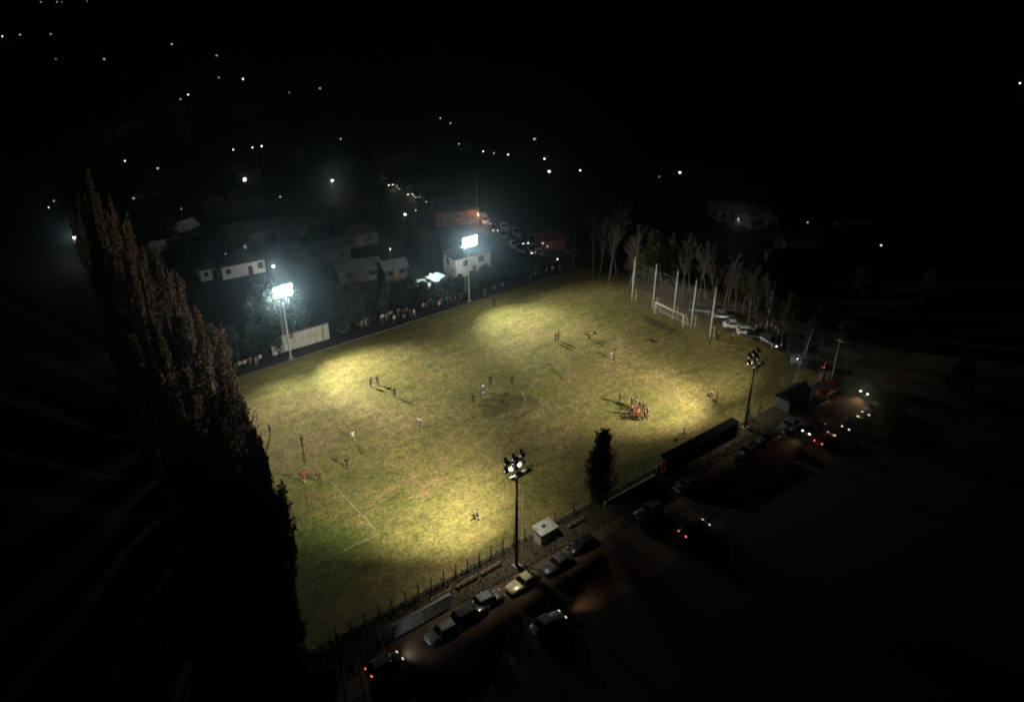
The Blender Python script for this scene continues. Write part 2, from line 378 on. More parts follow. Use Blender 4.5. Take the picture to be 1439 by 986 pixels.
def beams(i, col, main, extra=()):
    loc, h, yw = FL[i][:3]; hp = head_point(loc, h, R(yw))
    for (t2, pw, sz) in (main,)+tuple(extra): spot('floodlight_beam', hp, t2 if len(t2) == 3 else (*t2, 0), pw, sz, 1.0, col)
    f = Vector((-math.sin(R(yw)), math.cos(R(yw)), 0))
    if i < 2:
        spot('floodlight_spill', hp, tuple(Vector(hp)+f*10-Vector((0, 0, 4.5))), SPILL[i], 172, 1.0, (.92, 1, .95))
        spot('floodlight_spill', (hp[0], hp[1]+1.7, hp[2]-.9), (hp[0], hp[1]+11, 0), 11000, 150, 1.0, (.92, 1, .98))  # extra spot added behind the far head, off its lamps, to brighten the hedge
    else:
        spot('floodlight_spill', hp, tuple(Vector(hp)+f*1.0-Vector((0, 0, 10))), SPILL[i], 118, 1.0, col)
SPILL = (9000, 8000, 9500, 4200)
beams(0, FARC, ((-9, 17), 98000, 72), [((-25, 13), 42000, 78), ((0, 5), 6000, 80)])
beams(1, FARC, ((22.5, 15.5), 66000, 72), [((14, 6), 14000, 84), ((45, 4), 46000, 74), ((58, 4, 8), 36000, 58)])
beams(2, NEARC, ((-20.5, -14), 79000, 76), [((-28, 0), 25000, 72), ((-8, -10), 11000, 80)])
beams(3, NEARC, ((20, -13), 55000, 78), [((13, -9), 13000, 84), ((38, -10), 24000, 72)])
hp = head_point(FL[2][0], FL[2][1], 0)
spot('floodlight_beam', hp, (-43, 6, 31), 105000, 74, 1.0, NEARC)
spot('floodlight_beam', hp, (-12, 37.5, 3.5), 42000, 33, 1.0, (.93, 1, .95))
spot('floodlight_beam', head_point(FL[3][0], FL[3][1], R(9)), (12, 37.5, 3.5), 42000, 33, 1.0, (.93, 1, .95))

# ------------------------------------------------------------------ goals, ball-stop posts
def goal(loc, rz, label):
    t = thing('football_goal', label, 'goal', (loc[0], loc[1], 0), rz, 'goals of the pitch')
    w, h, d = 3.66, 2.44, 1.7           # goal mouth faces local -X, net goes +X
    for s in (-1, 1): MB().tube([(0, s*w, 0), (0, s*w, h+.06)], .075, 10).build('goalpost', PAINT_WHITE, t, smooth=True)
    MB().tube([(0, -w, h), (0, w, h)], .075, 10).build('crossbar', PAINT_WHITE, t, smooth=True)
    b = MB()
    for s in (-1, 1):
        b.tube([(0, s*w, h), (.8, s*w, h-.05), (d, s*w, 0), (0, s*w, .04)], .04, 6)
    b.tube([(d, -w, .03), (d, w, .03)], .04, 6); b.build('back_frame', PAINT_WHITE, t)
    b = MB()
    for i in range(25):
        y = -w + 2*w*i/24; b.tube([(.03, y, h-.05), (.8, y, h-.09), (d, y, .05)], .012, 3, False)
    for k in range(10):
        f = k/9; x = .03+.77*min(1, f*2.4) if f < .42 else .8+(d-.8)*(f-.42)/.58; z = h-.07 if f < .42 else (h-.09)*(1-(f-.42)/.58)+.05
        b.tube([(x, -w, z), (x, w, z)], .012, 3, False)
    for s in (-1, 1):
        for k in range(1, 6): b.tube([(.02, s*w, h*k/6), (d*(1-k/6*.5), s*w, h*k/6)], .012, 3, False)
        for k in range(1, 5): b.tube([(d*k/5, s*w, .03), (d*k/5, s*w, h*min(1, 1.35-.24*k))], .012, 3, False)
    b.build('net', NET, t)
    return t
gc = at(936.5, 450)
goal((45.4, gc[1]-.2), 0, 'white football goal with net in front of the tall pale posts')
goal((-43.3, .4), math.pi, 'white football goal behind the row of tall poplars')

for (u, v, vt, lab) in [(887.7, 423, 362, 'tall pale post farthest from the road in the row behind the goal'), (914, 435.5, 371, 'tall pale post beside the hedge end of the goal'),
                   (945.6, 447.5, 382, 'tall pale post rising right behind the middle of the goal'), (968, 461, 393, 'tall pale post just past the road end of the goal'),
                   (997, 475, 405, 'tall pale post closest to the road in the row behind the goal')]:
    X, Y = at(u, v); X = max(X, 46.6) if u > 905 and u < 970 else X
    lo = on_x(u+(u-887)*.06+6, vt, X)[1]
    t = thing('ball_stop_post', lab, 'post', (X, Y, 0), 0, 'tall posts behind the goal')
    MB().tube([(0,0,0), (.04,0,lo*.5), (.10,-.02,lo)], [.14, .12, .085], 10).build('pole', PALE_POLE, t, smooth=True)
    MB().tube([(.85,-.25,0), (.85,-.25,2.25)], .06, 8).build('brace_post', PALE_POLE, t)
    MB().tube([(0,0,2.2), (.92,-.27,2.2)], .055, 8).build('brace_bar', PALE_POLE, t)
b = MB()
for i in range(42): y = -7.3+20.3*i/41; b.tube([(46.15, y, .1), (46.2, y, 8.6)], .006, 3, False)
for i in range(18): z = .1+8.5*i/17; b.tube([(46.2, -7.3, z), (46.2, 13, z)], .006, 3, False)
tag(b.build('ball_stop_net', NET), 'thin grey ball stop net hung between tall pale posts behind goal', 'net')

# ------------------------------------------------------------------ trees
def leaf_cloud(b, pts, size, rng, up=0.0):
    for (x, y, z) in pts:
        s = size*rng.uniform(.6, 1.35)
        n = Vector((rng.gauss(0,1), rng.gauss(0,1), rng.gauss(0,1)*(1-up)+.01)).normalized()
        a = n.cross(Vector((0,0,1)) if abs(n.z) < .95 else Vector((1,0,0))).normalized(); c = n.cross(a)
        an = rng.uniform(0, 6.28); a2 = a*math.cos(an)+c*math.sin(an); c2 = c*math.cos(an)-a*math.sin(an)
        p = Vector((x, y, z)); o = len(b.v)
        b.v += [tuple(p-a2*s), tuple(p+c2*s*.55), tuple(p+a2*s), tuple(p-c2*s*.55)]
        b.f.append((o, o+1, o+2, o+3)); b.mi.append(0)
def poplar_mesh(seed, h=30.0, rad=3.1, leaders=11, size=.20):
    rng = random.Random(seed); b = MB(); wood = MB()
    wood.tube([(0,0,0), (.15,0,h*.3), (0,.1,h*.62), (.1,0,h*.9)], [.42, .32, .18, .03], 9)
    for i in range(leaders):
        ang = i*2.4+rng.uniform(-.4, .4); main = i == 0
        r = .15 if main else rad*rng.uniform(.25, .80); top = h if main else h*rng.uniform(.50, .97)
        zb = h*rng.uniform(.01, .10) if i < 6 else h*rng.uniform(.3, .5)
        ox, oy = r*math.cos(ang), r*math.sin(ang)
        axis = lambda f: Vector((ox*min(1, f*2.6), oy*min(1, f*2.6), zb+(top-zb)*f))
        wood.tube([axis(0)*.2+Vector((0,0,zb*.8)), axis(.3), axis(.65), axis(1)], [.13, .10, .06, .015], 5, False)
        L = top-zb
        for k in range(int(L*2.0)+6):
            f = rng.random(); a = rng.uniform(0, 6.283); base = axis(f)
            w = rad*.31*(math.sin(math.pi*min(1, .18+.82*f))**.6+.12)*rng.uniform(.5, 1.25)
            ln = rng.uniform(1.2, 3.4)*(1.1-.35*f)
            tip = base+Vector((w*math.cos(a), w*math.sin(a), ln))
            if k % 3 == 0: wood.tube([base, tip], [.035, .008], 3, False)
            pts = []
            for q in range(44):
                t = rng.random()**.85; p = base+(tip-base)*t; g = .26*(1-.6*t)
                pts.append((p.x+rng.gauss(0, g), p.y+rng.gauss(0, g), max(.2, p.z+rng.gauss(0, .25))))
            leaf_cloud(b, pts, size, rng, .5)
    pts = []
    for q in range(1500):
        a = rng.uniform(0, 6.283); r = rad*.62*rng.random()**.5; pts.append((r*math.cos(a), r*math.sin(a), .3+rng.random()**1.2*h*.28))
    leaf_cloud(b, pts, size*1.25, rng, .5)
    return wood.mesh('poplar_trunk', BARK, True), b.mesh('poplar_crown', POPLAR_LEAF)
def bushy_mesh(seed, h, rad, n, size, lm, trunk_h, columnar=1.0, tips=1):
    rng = random.Random(seed); b = MB(); wood = MB()
    wood.tube([(0,0,0), (.05,.03,h*.45), (0,0,h*.85)], [max(.10, h*.022), h*.014, .02], 8)
    clumps = []
    for i in range(int(26*columnar)+8):
        z = trunk_h + (h-trunk_h)*rng.random()
        f = (z-trunk_h)/(h-trunk_h); pr = math.sin(math.pi*(.12+.80*f**.8))**.7
        a = rng.uniform(0, 6.283); r = rad*pr*rng.uniform(.25, .9)
        clumps.append((r*math.cos(a), r*math.sin(a), z, rad*rng.uniform(.28, .5)))
        wood.tube([(0, 0, max(trunk_h*.7, z-rad*.7)), (r*.9*math.cos(a), r*.9*math.sin(a), z)], [h*.007, .012], 4, False)
    for k in range(tips): clumps.append((rng.uniform(-.3, .3)*rad*tips, rng.uniform(-.2, .2)*rad, h-.3*rad, rad*.26))
    for (cx, cy, cz, cr) in clumps:
        pts = []
        for k in range(n):
            v = Vector((rng.gauss(0,1), rng.gauss(0,1), rng.gauss(0,1))).normalized()*cr*rng.random()**.4
            pts.append((cx+v.x, cy+v.y, max(.1, cz+v.z*(1.5 if columnar > 1 else 1))))
        leaf_cloud(b, pts, size, rng)
    return wood.mesh('trunk', BARK, True), b.mesh('crown', lm)
def bare_mesh(seed, h, spread=1.0):
    rng = random.Random(seed); tr = MB(); br = MB()
    def limb(p, d, ln, r, depth, up):
        pts = [p]; q = p; dd = d
        for k in range(4):
            dd = (dd+Vector((rng.gauss(0,.13), rng.gauss(0,.13), up))).normalized(); q = q+dd*ln/4; pts.append(q)
        br.tube(pts, [r, r*.8, r*.62, r*.45, r*.25], 5 if depth == 0 else 3, False)
        if depth < 2:
            for k in range((6, 5)[depth]):
                i = rng.randint(1, 3); base = pts[i]+(pts[i+1]-pts[i])*rng.random()
                nd = (dd+Vector((rng.gauss(0,.6), rng.gauss(0,.6), rng.uniform(-.1,.5)))).normalized()
                limb(base, nd, ln*rng.uniform(.35, .62), r*.5, depth+1, .05)
    pts = [Vector((0,0,0))]; d = Vector((rng.gauss(0,.06), rng.gauss(0,.06), 1))
    for k in range(7):
        d = (d+Vector((rng.gauss(0,.09), rng.gauss(0,.09), .25))).normalized(); pts.append(pts[-1]+d*h*.88/7)
    r0 = h*.011+.06; rs = [r0*(1-.12*k) for k in range(8)]
    tr.tube(pts, rs, 8, False)
    for k in range(17):
        f = rng.uniform(.24, 1.0)**.8; i = min(6, int(f*7)); base = pts[i]+(pts[i+1]-pts[i])*(f*7-i)
        a = rng.uniform(0, 6.283); nd = Vector((math.cos(a)*spread, math.sin(a)*spread, rng.uniform(.7, 1.5))).normalized()
        limb(base, nd, h*rng.uniform(.16, .30)*(1.15-.5*f), r0*.42*(1.1-.5*f), 0, .10)
    return tr.mesh('bare_trunk', BARK_PALE, True), br.mesh('bare_branches', BARK_TWIG)
def tree(name, meshes, loc, rz, sc, label, group, parts=('trunk', 'crown')):
    t = thing(name, label, 'tree', (loc[0], loc[1], 0), rz, group)
    t.scale = sc
    for nm, me in zip(parts, meshes): put(nm, me, t)
    return t

POP = [poplar_mesh(11), poplar_mesh(12), poplar_mesh(13)]
# apex (photo survey) and X of each tree of the row that closes the end of the pitch
pops = [(404, 668, -44.6), (391, 622, -45.0), (372, 590, -44.6), (350, 552, -44.8), (330, 536, -44.2), (305, 478, -44.4), (286, 452, -43.8), (262, 428, -43.6), (243, 400, -44.0),
        (226, 368, -43.4), (205, 366, -43.6), (182, 322, -43.2), (160, 300, -43.2), (141, 286, -42.8), (128, 256, -42.6), (112, 290, -42.4),
        (345, 650, -47.0), (300, 575, -47.5), (255, 505, -48.0), (212, 440, -47.5), (180, 395, -47.0), (150, 350, -46.5)]
for i, (u, v, X) in enumerate(pops):
    Y, Z = on_x(u-(34 if i < 2 else 26 if i < 5 else 6 if i < 9 else 2 if i < 16 else 20), v-4, X)
    s = Z/30.0; wr = .68+.16*math.sin(i*2.3)
    lab = f'tall brown poplar, {ORD[i]} from the road in the row by the pitch end' if i < 16 else f'tall dark poplar standing behind the main poplar row, {ORD[i-16]} from the road'
    tree('poplar_tree', POP[i % 3], (X, Y), i*1.7, (wr, wr, s), lab, 'poplars along the end of the pitch')

SHR = [bushy_mesh(61, 3.2, 2.0, 120, .22, DARK_LEAF, .2, 1.0), bushy_mesh(62, 3.2, 1.7, 120, .22, DARK_LEAF, .2, 1.0)]
shr = [(-46.5, -35.5), (-48.4, -33.0), (-47.4, -31), (-46.4, -26), (-47.3, -20.5), (-46.6, -15), (-47.6, -9), (-46.4, -3), (-47.4, 3.5), (-46.6, 10), (-47.2, 17), (-46.2, 24), (-46.8, 31)]  # low shrubs added to stop light leaking under the crowns
for i, (x, y) in enumerate(shr):
    tree('shrub', SHR[i % 2], (x, y), i*1.9, (1.15, 1.25, 1.0+.25*math.sin(i*1.7)), f'dark low shrub added to block light under the poplars, {ORD[i]} along the row from the road', 'added light-blocking shrubs under the poplars')
HED = [bushy_mesh(21, 8.5, 1.9, 130, .26, HEDGE_LEAF, .6, 1.6), bushy_mesh(22, 8.5, 2.2, 130, .28, HEDGE_LEAF, .6, 1.4), bushy_mesh(23, 8.5, 1.6, 130, .24, HEDGE_LEAF, .5, 1.8)]
hed = [(284, 452), (302, 470), (322, 462), (341, 478), (356, 404), (374, 398), (392, 402), (414, 418), (476, 406), (496, 398), (516, 404), (536, 396), (557, 398), (576, 392), (594, 398), (612, 402), (629, 402),
       (646, 388), (664, 384), (682, 381), (700, 381), (719, 382), (737, 379), (754, 374), (771, 370)]
for i, (u, v) in enumerate(hed):
    Y = 37.6 + .9*math.sin(i*2.1)
    X, Z = on_y(u, v, Y); s = max(.45, Z/8.5)
    tree('hedge_tree', HED[i % 3], (X, Y), i*2.1, (.55+.38*s, .55+.38*s, s), f'dark green hedge tree, {ORD[i]} from the poplar end of the hedge', 'hedge trees along the far side of the pitch')

BARE = [bare_mesh(31, 16, .8), bare_mesh(32, 16, .6), bare_mesh(33, 16, 1.0), bare_mesh(34, 16, .7)]
bare = [(812, 392, 288), (836, 392, 300), (851, 398, 284), (874, 412, 300), (893, 402, 330), (930, 408, 338), (958, 418, 328), (980, 425, 338), (1006, 432, 340), (1016, 446, 352), (1032, 440, 362), (1050, 458, 368), (1064, 452, 384), (1078, 472, 392), (1098, 492, 402), (1109, 545, 460), (1128, 498, 440), (1150, 512, 462), (1190, 525, 478), (866, 388, 292), (912, 396, 318), (944, 402, 326), (968, 410, 330), (992, 420, 336), (1022, 432, 350), (1044, 442, 362), (1060, 446, 374), (1088, 466, 390)]
for i, (u, v, vt) in enumerate(bare):
    X, Y = at(u, v); X = max(X, 49.0) if i < 15 else X
    Z = on_x(u, vt, X)[1]
    tree('bare_tree', BARE[(i*3+i//4) % 4], (X, Y), i*1.3, (Z/16*(.75+.25*math.sin(i*2.7)**2),)*2 + (Z/16,), f'leafless pale tree, {ORD[i]} from the lane in the belt behind the goal', 'bare trees behind the goal', ('trunk', 'branches')).rotation_euler = (.09*math.sin(i*3.3), .09*math.cos(i*2.1), i*1.3)
BUSH = [bushy_mesh(41, 9, 3.0, 150, .30, OLIVE_LEAF, 2.0, 1.0), bushy_mesh(42, 9, 3.4, 150, .32, OLIVE_LEAF, 1.8, 1.0)]
BELT = [bushy_mesh(71, 5, 2.6, 120, .28, OLIVE_LEAF, .3, 1.0), bushy_mesh(72, 5, 2.2, 120, .26, DARK_LEAF, .3, 1.0)]
for i, (x, y, z) in enumerate([(52.5, 33, 3.6), (54.5, 28, 4.6), (58.5, 23, 5.2), (63.6, 18, 5.4), (64.5, 12.5, 5.0), (64.2, 6.5, 5.6), (65, .5, 4.8), (64.6, -5.5, 5.2), (65.4, -11.5, 4.6), (66, -17.5, 4.4), (65.8, -23.5, 4.0)]):
    tree('bush', BELT[i % 2], (x, y), i*1.7, (z/5,)*3, f'dark rounded bush, {ORD[i]} from the lane in the undergrowth behind the goal', 'undergrowth bushes behind the goal')
for i, (u, v, vt, lab) in enumerate([(918, 400, 330, 'bushy olive green tree behind the tall pale posts'), (895, 398, 352, 'low olive bush between the bare trees and posts'), (948, 405, 355, 'round olive bush behind the goal net')]):
    X, Y = at(u, v); Z = on_x(u, vt, X)[1]; tree('bushy_tree', BUSH[i % 2], (X, Y), i, (Z/9*.85,)*2 + (Z/9,), lab, 'olive trees behind the goal')
def conifer_mesh(seed, h, rad):
    rng = random.Random(seed); b = MB(); wood = MB()
    wood.tube([(0,0,0), (.05,0,h*.5), (.1,0,h*.93)], [.22, .14, .03], 8); wood.tube([(.05,0,h*.5), (-.45,.1,h*.9)], [.10, .02], 6)
    for k in range(330):
        f = rng.random()**.9; z = .5+f*(h*.86); a = rng.uniform(0, 6.283)
        pr = (.55+1.9*f) if f < .22 else 1.0-(f-.22)**1.6*.92
        r = rad*pr*rng.uniform(.35, 1.0); ox = .12 if rng.random() < .6 else -.45*f
        tip = Vector((ox+r*math.cos(a), r*math.sin(a), z+rng.uniform(.3, 1.5))); base = Vector((ox*.6, 0, z))
        if k % 3 == 0: wood.tube([base, tip], [.03, .008], 3, False)
        pts = []
        for q in range(40):
            t = .35+.7*rng.random()**.7; p = base+(tip-base)*t; pts.append((p.x+rng.gauss(0,.14), p.y+rng.gauss(0,.14), p.z+rng.gauss(0,.2)))
        leaf_cloud(b, pts, .13, rng, .4)
    for tx, th in ((.18, h), (-.55, h*.95)):
        leaf_cloud(b, [(tx+rng.gauss(0,.13)*(1-t), rng.gauss(0,.13), th-2.4+2.4*t) for t in [rng.random() for _ in range(420)]], .12, rng, .4)
    return wood.mesh('trunk', BARK, True), b.mesh('crown', DARK_LEAF)
DK = conifer_mesh(51, 11.8, 2.5)
tree('dark_conifer', DK, at(842, 707), .4, (1, 1, 1), 'dark upright conifer standing by the fence in front of the lit pitch', None)
# trees among the houses
town_trees = [(598, 360, 312), (575, 352, 318), (625, 350, 318), (305, 318, 272), (335, 316, 270), (365, 312, 275), (395, 310, 278), (520, 300, 272), (470, 330, 290), (440, 345, 318), (240, 345, 305), (285, 372, 345), (420, 372, 335), (545, 232, 205),
              (640, 215, 196), (820, 300, 262), (780, 290, 255), (880, 300, 262), (960, 330, 292), (1150, 360, 318), (1080, 345, 312), (1210, 420, 372), (1000, 285, 252), (260, 205, 170), (420, 235, 205), (150, 225, 192), (330, 160, 130), (500, 180, 150), (700, 190, 162), (1300, 430, 380), (1240, 620, 560), (1340, 560, 500)]
NEAR_OF = ['behind the hedge below the brick building', 'among dark roofs behind the hedge', 'beside the brick building', 'above the hip roofed white house', 'in the olive clump above the white house', 'in the middle of the olive clump', 'closing the olive clump by the warm lamp',
           'left of the queue of cars on the lane', 'between the warm lamp and the lane', 'over long dark roofs', 'beyond the tops of the poplars', 'beside the hip roofed white house', 'behind the blazing lamps of the white wall pole', 'under the thin mast by the lane', 'by the row of small white lamps', 'beyond the lane and the red shed',
           'in the dark field beyond the lane', 'far behind the bare trees', 'in front of the pale far roofs', 'beside the dark gabled house', 'between pale far roofs and gabled house', 'past the dark gabled house', 'in the dark land under the warm far lamp', 'among the scattered lamps past the poplars', 'above the three lamps in a row', 'near the lone lamp past the poplars', 'far up beside two dim lamps', 'far up above the car queue', 'under the pair of dim lamps far up', 'at the dark edge past the side street', 'in the dark field below the road', 'in the dark field past the road end']
TT = BUSH + [bushy_mesh(43, 9, 2.3, 140, .32, HEDGE_LEAF, 1.2, 1.3)]
for i, (u, v, vt) in enumerate(town_trees):
    X, Y = at(u, v); d = math.hypot(X-CAMX, Y-CAMY)
    lo, hi = 0, 60
    Z = max(4.0, (v-vt)*d*.88/FOC*1.05)
    tree('broadleaf_tree', TT[i % 3], (X, Y), i*.9, (Z/9*1.15, Z/9*1.15, Z/9), 'dark round tree ' + NEAR_OF[i], 'trees among the houses')

wb = MB(); wr = random.Random(5)
for k in range(5200):
    x = wr.uniform(-48, 30); y = wr.choice((-29.7, -33.4, -30.6, -32.4, -29.9))+wr.gauss(0, .35); h = wr.uniform(.12, .55)*(1.3 if abs(y+29.7) < .5 else 1)
    if -34 < y < -33.2 and -37.5 < x < -28.5: continue
    a = wr.uniform(0, 6.28); dx, dy = math.cos(a)*.07, math.sin(a)*.07; lx, ly = wr.gauss(0, .12), wr.gauss(0, .12); o = len(wb.v)
    wb.v += [(x-dx, y-dy, .01), (x+dx, y+dy, .01), (x+lx+dx*.3, y+ly+dy*.3, h), (x+lx-dx*.3, y+ly-dy*.3, h)]; wb.f.append((o, o+1, o+2, o+3)); wb.mi.append(0)
struct(wb.build('weeds', mat('dry_weeds', (.11, .095, .045), .9, (.05, .05, .022), .4)), 'stuff')

# ------------------------------------------------------------------ people
def skin_mesh(name, verts, edges, radii, root=0, sub=1, m=None, smooth=True):
    me = bpy.data.meshes.new(name); me.from_pydata(verts, edges, []); me.update()
    o = bpy.data.objects.new(name, me); COL.objects.link(o)
    o.modifiers.new('skin', 'SKIN'); sd = me.skin_vertices[0].data
    for i, r in enumerate(radii):
        sd[i].radius = r if isinstance(r, tuple) else (r, r); sd[i].use_root = (i == root)
    s = o.modifiers.new('sub', 'SUBSURF'); s.levels = sub; s.render_levels = sub
    dg = bpy.context.evaluated_depsgraph_get(); dg.update()
    out = bpy.data.meshes.new_from_object(o.evaluated_get(dg)); out.name = name
    bpy.data.objects.remove(o); bpy.data.meshes.remove(me)
    vs = [v.co.copy() for v in out.vertices]; fs = [tuple(p.vertices) for p in out.polygons]
    bpy.data.meshes.remove(out)
    return vs, fs
def pose(lean=4, lt=4, lk=4, rt=-4, rk=4, la=8, lab=14, lf=20, ra=-4, rab=14, rf=16, look=0, sit=False):
    """joint positions of a figure facing +X; angles in degrees, limbs forward positive"""
    J = {}; s = lambda a: math.sin(R(a)); c = lambda a: math.cos(R(a))
    J['hip'] = Vector((0,0,0)); J['belly'] = J['hip']+Vector((s(lean*.6)*.2, 0, c(lean*.6)*.2)); J['chest'] = J['belly']+Vector((s(lean)*.25, 0, c(lean)*.25))
    J['neck'] = J['chest']+Vector((s(lean)*.14, 0, c(lean)*.14)); hl = lean*.6-look
    J['head'] = J['neck']+Vector((s(hl)*.17+.02, 0, c(hl)*.17))
    for k, sg, t, b, a, ab, f in (('l', 1, lt, lk, la, lab, lf), ('r', -1, rt, rk, ra, rab, rf)):
        J[k+'hip'] = Vector((0, .095*sg, -.04)); J[k+'knee'] = J[k+'hip']+Vector((s(t)*.43, .02*sg, -c(t)*.43))
        J[k+'ank'] = J[k+'knee']+Vector((s(t-b)*.42, .005*sg, -c(t-b)*.42)); J[k+'toe'] = J[k+'ank']+Vector((.17*c(t-b*.6), .03*sg, .17*s((t-b)*.5)-.05))
        J[k+'sh'] = J['chest']+Vector((s(lean)*.06, .19*sg, c(lean)*.06))
        a1 = a+lean*.5; J[k+'elb'] = J[k+'sh']+Vector((s(a1)*c(ab), s(ab)*sg, -c(a1)*c(ab)))*.29
        a2 = a1+f; J[k+'wri'] = J[k+'elb']+Vector((s(a2)*c(ab*.7), s(ab*.7)*sg, -c(a2)*c(ab*.7)))*.25
    z = min(J['lank'].z, J['rank'].z, J['ltoe'].z+.02, J['rtoe'].z+.02)-.085
    for k in J: J[k] = J[k]-Vector((0, 0, z))
    return J
FIG = {}
def figure(key, J):
    N = ['hip','belly','chest','neck','head','lhip','lknee','lank','ltoe','rhip','rknee','rank','rtoe','lsh','lelb','lwri','rsh','relb','rwri']
    ix = {n: i for i, n in enumerate(N)}
    E = [('hip','belly'),('belly','chest'),('chest','neck'),('neck','head')]
    for k in 'lr': E += [('hip',k+'hip'),(k+'hip',k+'knee'),(k+'knee',k+'ank'),(k+'ank',k+'toe'),('chest',k+'sh'),(k+'sh',k+'elb'),(k+'elb',k+'wri')]
    rad = {'hip':(.13,.10),'belly':(.125,.095),'chest':(.15,.11),'neck':.055,'head':.06,'hip2':.085,'knee':.058,'ank':.04,'toe':.035,'sh':.062,'elb':.042,'wri':.03}
    def rr(n, add=0.0):
        r = rad.get(n) or rad.get('hip2' if n[1:] == 'hip' else n[1:]); return tuple(x+add for x in r) if isinstance(r, tuple) else r+add
    vs, fs = skin_mesh('person', [J[n] for n in N], [(ix[a], ix[b]) for a, b in E], [rr(n) for n in N])
    b = MB(); b.add(vs, fs)
    h = J['head']; d = (J['head']-J['neck']).normalized(); f = Vector((1,0,0))-d*d.x; f.normalize(); sd = d.cross(f)
    hc = h+d*.02
    rings = []
    for j in range(9):       # skull, jaw and face as one lofted head
        t = math.pi*(j/8 if 0 < j < 8 else (.03 if j == 0 else .97)); zz = -math.cos(t)*.125
        w = math.sin(t)*(.074 if j > 3 else .066); dp = math.sin(t)*(.095 if j > 3 else .085)
        rg = []
        for k in range(12):
            a = 2*math.pi*k/12; nose = .022 if (k == 0 and j in (3, 4)) else 0
            rg.append(hc + d*zz + f*(math.cos(a)*dp+nose+.008) + sd*(math.sin(a)*w))
        rings.append(rg)
    b.loft(rings)
    for s in (-1, 1):
        b.ball(hc+f*.086+sd*.03*s+d*.012, .012, 6, 4); b.ball(hc+sd*.076*s, (.02,.012,.03), 6, 4)
    b.tube([hc+f*.090-sd*.024-d*.06, hc+f*.096-d*.062, hc+f*.090+sd*.024-d*.06], .006, 5)
    for k, sg in (('l', 1), ('r', -1)):
        w, e = J[k+'wri'], J[k+'elb']; dr = (w-e).normalized(); side = Vector((1,0,0))-dr*dr.x; side = side.normalized() if side.length > .1 else Vector((0,0,1)); nrm = dr.cross(side)
        b.tube([w-dr*.03, w+dr*.02, w+dr*.09], [.028, .034, .034], 8)
        for q in range(4):
            o = w+dr*.085+side*(.028-.019*q); L = (.062,.075,.07,.055)[q]
            b.tube([o-dr*.02, o+dr*L*.5, o+dr*L*.9+nrm*(-.014*sg)], [.0095,.009,.007], 5)
        o = w+dr*.03+side*.03; b.tube([o-side*.01, o+side*.028+dr*.03, o+side*.034+dr*.065], [.011,.010,.008], 5)
    out = {'body': b.mesh('person_body', SKIN, True)}
    m2 = lambda a, c, t: J[a]+(J[c]-J[a])*t
    def garment(nm, pts, ed, rd, root=0):
        v, fcs = skin_mesh(nm, pts, ed, rd, root); g = MB(); g.add(v, fcs); out[nm] = g.mesh(nm, HAIRM, True)
    for ln, nm in ((.85, 'shirt'), (1.75, 'jacket')):
        pts = [m2('hip','belly',.1 if nm == 'shirt' else -.25), J['belly'], J['chest'], m2('chest','neck',.55)]; ed = [(0,1),(1,2),(2,3)]; rd = [(.155,.125),(.15,.12),(.172,.132),.075]
        for k in 'lr':
            o = len(pts); pts += [J[k+'sh'], m2(k+'sh', k+'elb', min(1, ln))]; rd += [.085, .06]; ed += [(2,o),(o,o+1)]
            if ln > 1: pts.append(m2(k+'elb', k+'wri', ln-1+.15)); rd.append(.045); ed.append((o+1,o+2))
        garment(nm, pts, ed, rd, 1)
    for ln, nm in ((.72, 'shorts'), (1.9, 'trousers')):
        pts = [m2('hip','belly',.15), J['hip']]; ed = [(0,1)]; rd = [(.145,.112),(.152,.118)]
        for k in 'lr':
            o = len(pts); pts += [J[k+'hip'], m2(k+'hip', k+'knee', min(1, ln))]; rd += [.108, .085 if ln < 1 else .074]; ed += [(1,o),(o,o+1)]
            if ln > 1: pts.append(m2(k+'knee', k+'ank', ln-1)); rd.append(.058); ed.append((o+1,o+2))
        garment(nm, pts, ed, rd, 1)
    g = MB()
    for k in 'lr':
        g = MB(); g.tube([m2(k+'knee', k+'ank', .3), m2(k+'knee', k+'ank', .95)], [.062, .05], 8); out['sock'+k] = g.mesh('sock', HAIRM, True)
    for k in 'lr':
        g = MB(); a, t = J[k+'ank'], J[k+'toe']; g.tube([a+(a-t)*.35+Vector((0,0,-.03)), a+Vector((0,0,-.03)), t+Vector((0,0,.0)), t+(t-a)*.15], [.035, .05, .045, .025], 8); out['boot'+k] = g.mesh('boot', HAIRM, True)
    g = MB(); rings = []
    for j in range(6):
        t = math.pi*(.47+.5*j/5); zz = -math.cos(t)*.142; q = math.sin(t)
        rings.append([hc+d*zz+f*(math.cos(2*math.pi*k/12)*.104*q-(.006 if j > 2 else .016))+sd*math.sin(2*math.pi*k/12)*.088*q for k in range(12)])
    g.loft(rings); out['hair'] = g.mesh('hair', HAIRM, True)
    FIG[key] = out
POSES = dict(
    stand=pose(), stand2=pose(3, 10, 6, -8, 6, 20, 12, 50, -8, 20, 20), walk=pose(6, 24, 8, -20, 14, -22, 10, 20, 24, 10, 22),
    run=pose(16, 46, 50, -22, 40, -40, 12, 70, 42, 12, 80), kick=pose(-6, 52, 10, -12, 8, -30, 50, 10, 20, 75, 10), arms=pose(6, 16, 12, -14, 14, 20, 78, 10, 10, 80, 10),
    bend=pose(58, 28, 34, -10, 26, 50, 24, 20, 40, 24, 30), crouch=pose(34, 66, 96, 40, 92, 40, 16, 40, 30, 20, 40), hips=pose(2, 8, 4, -8, 4, -20, 48, 70, -20, 48, 70), push=pose(50, 40, 50, -28, 22, 90, 18, 20, 80, 18, 20))
for k, J in POSES.items(): figure(k, J)
CLOTH = {}
def cloth(name, c): 
    CLOTH[name] = mat(name+'_cloth', c, .9, tuple(x*.75 for x in c), 9)
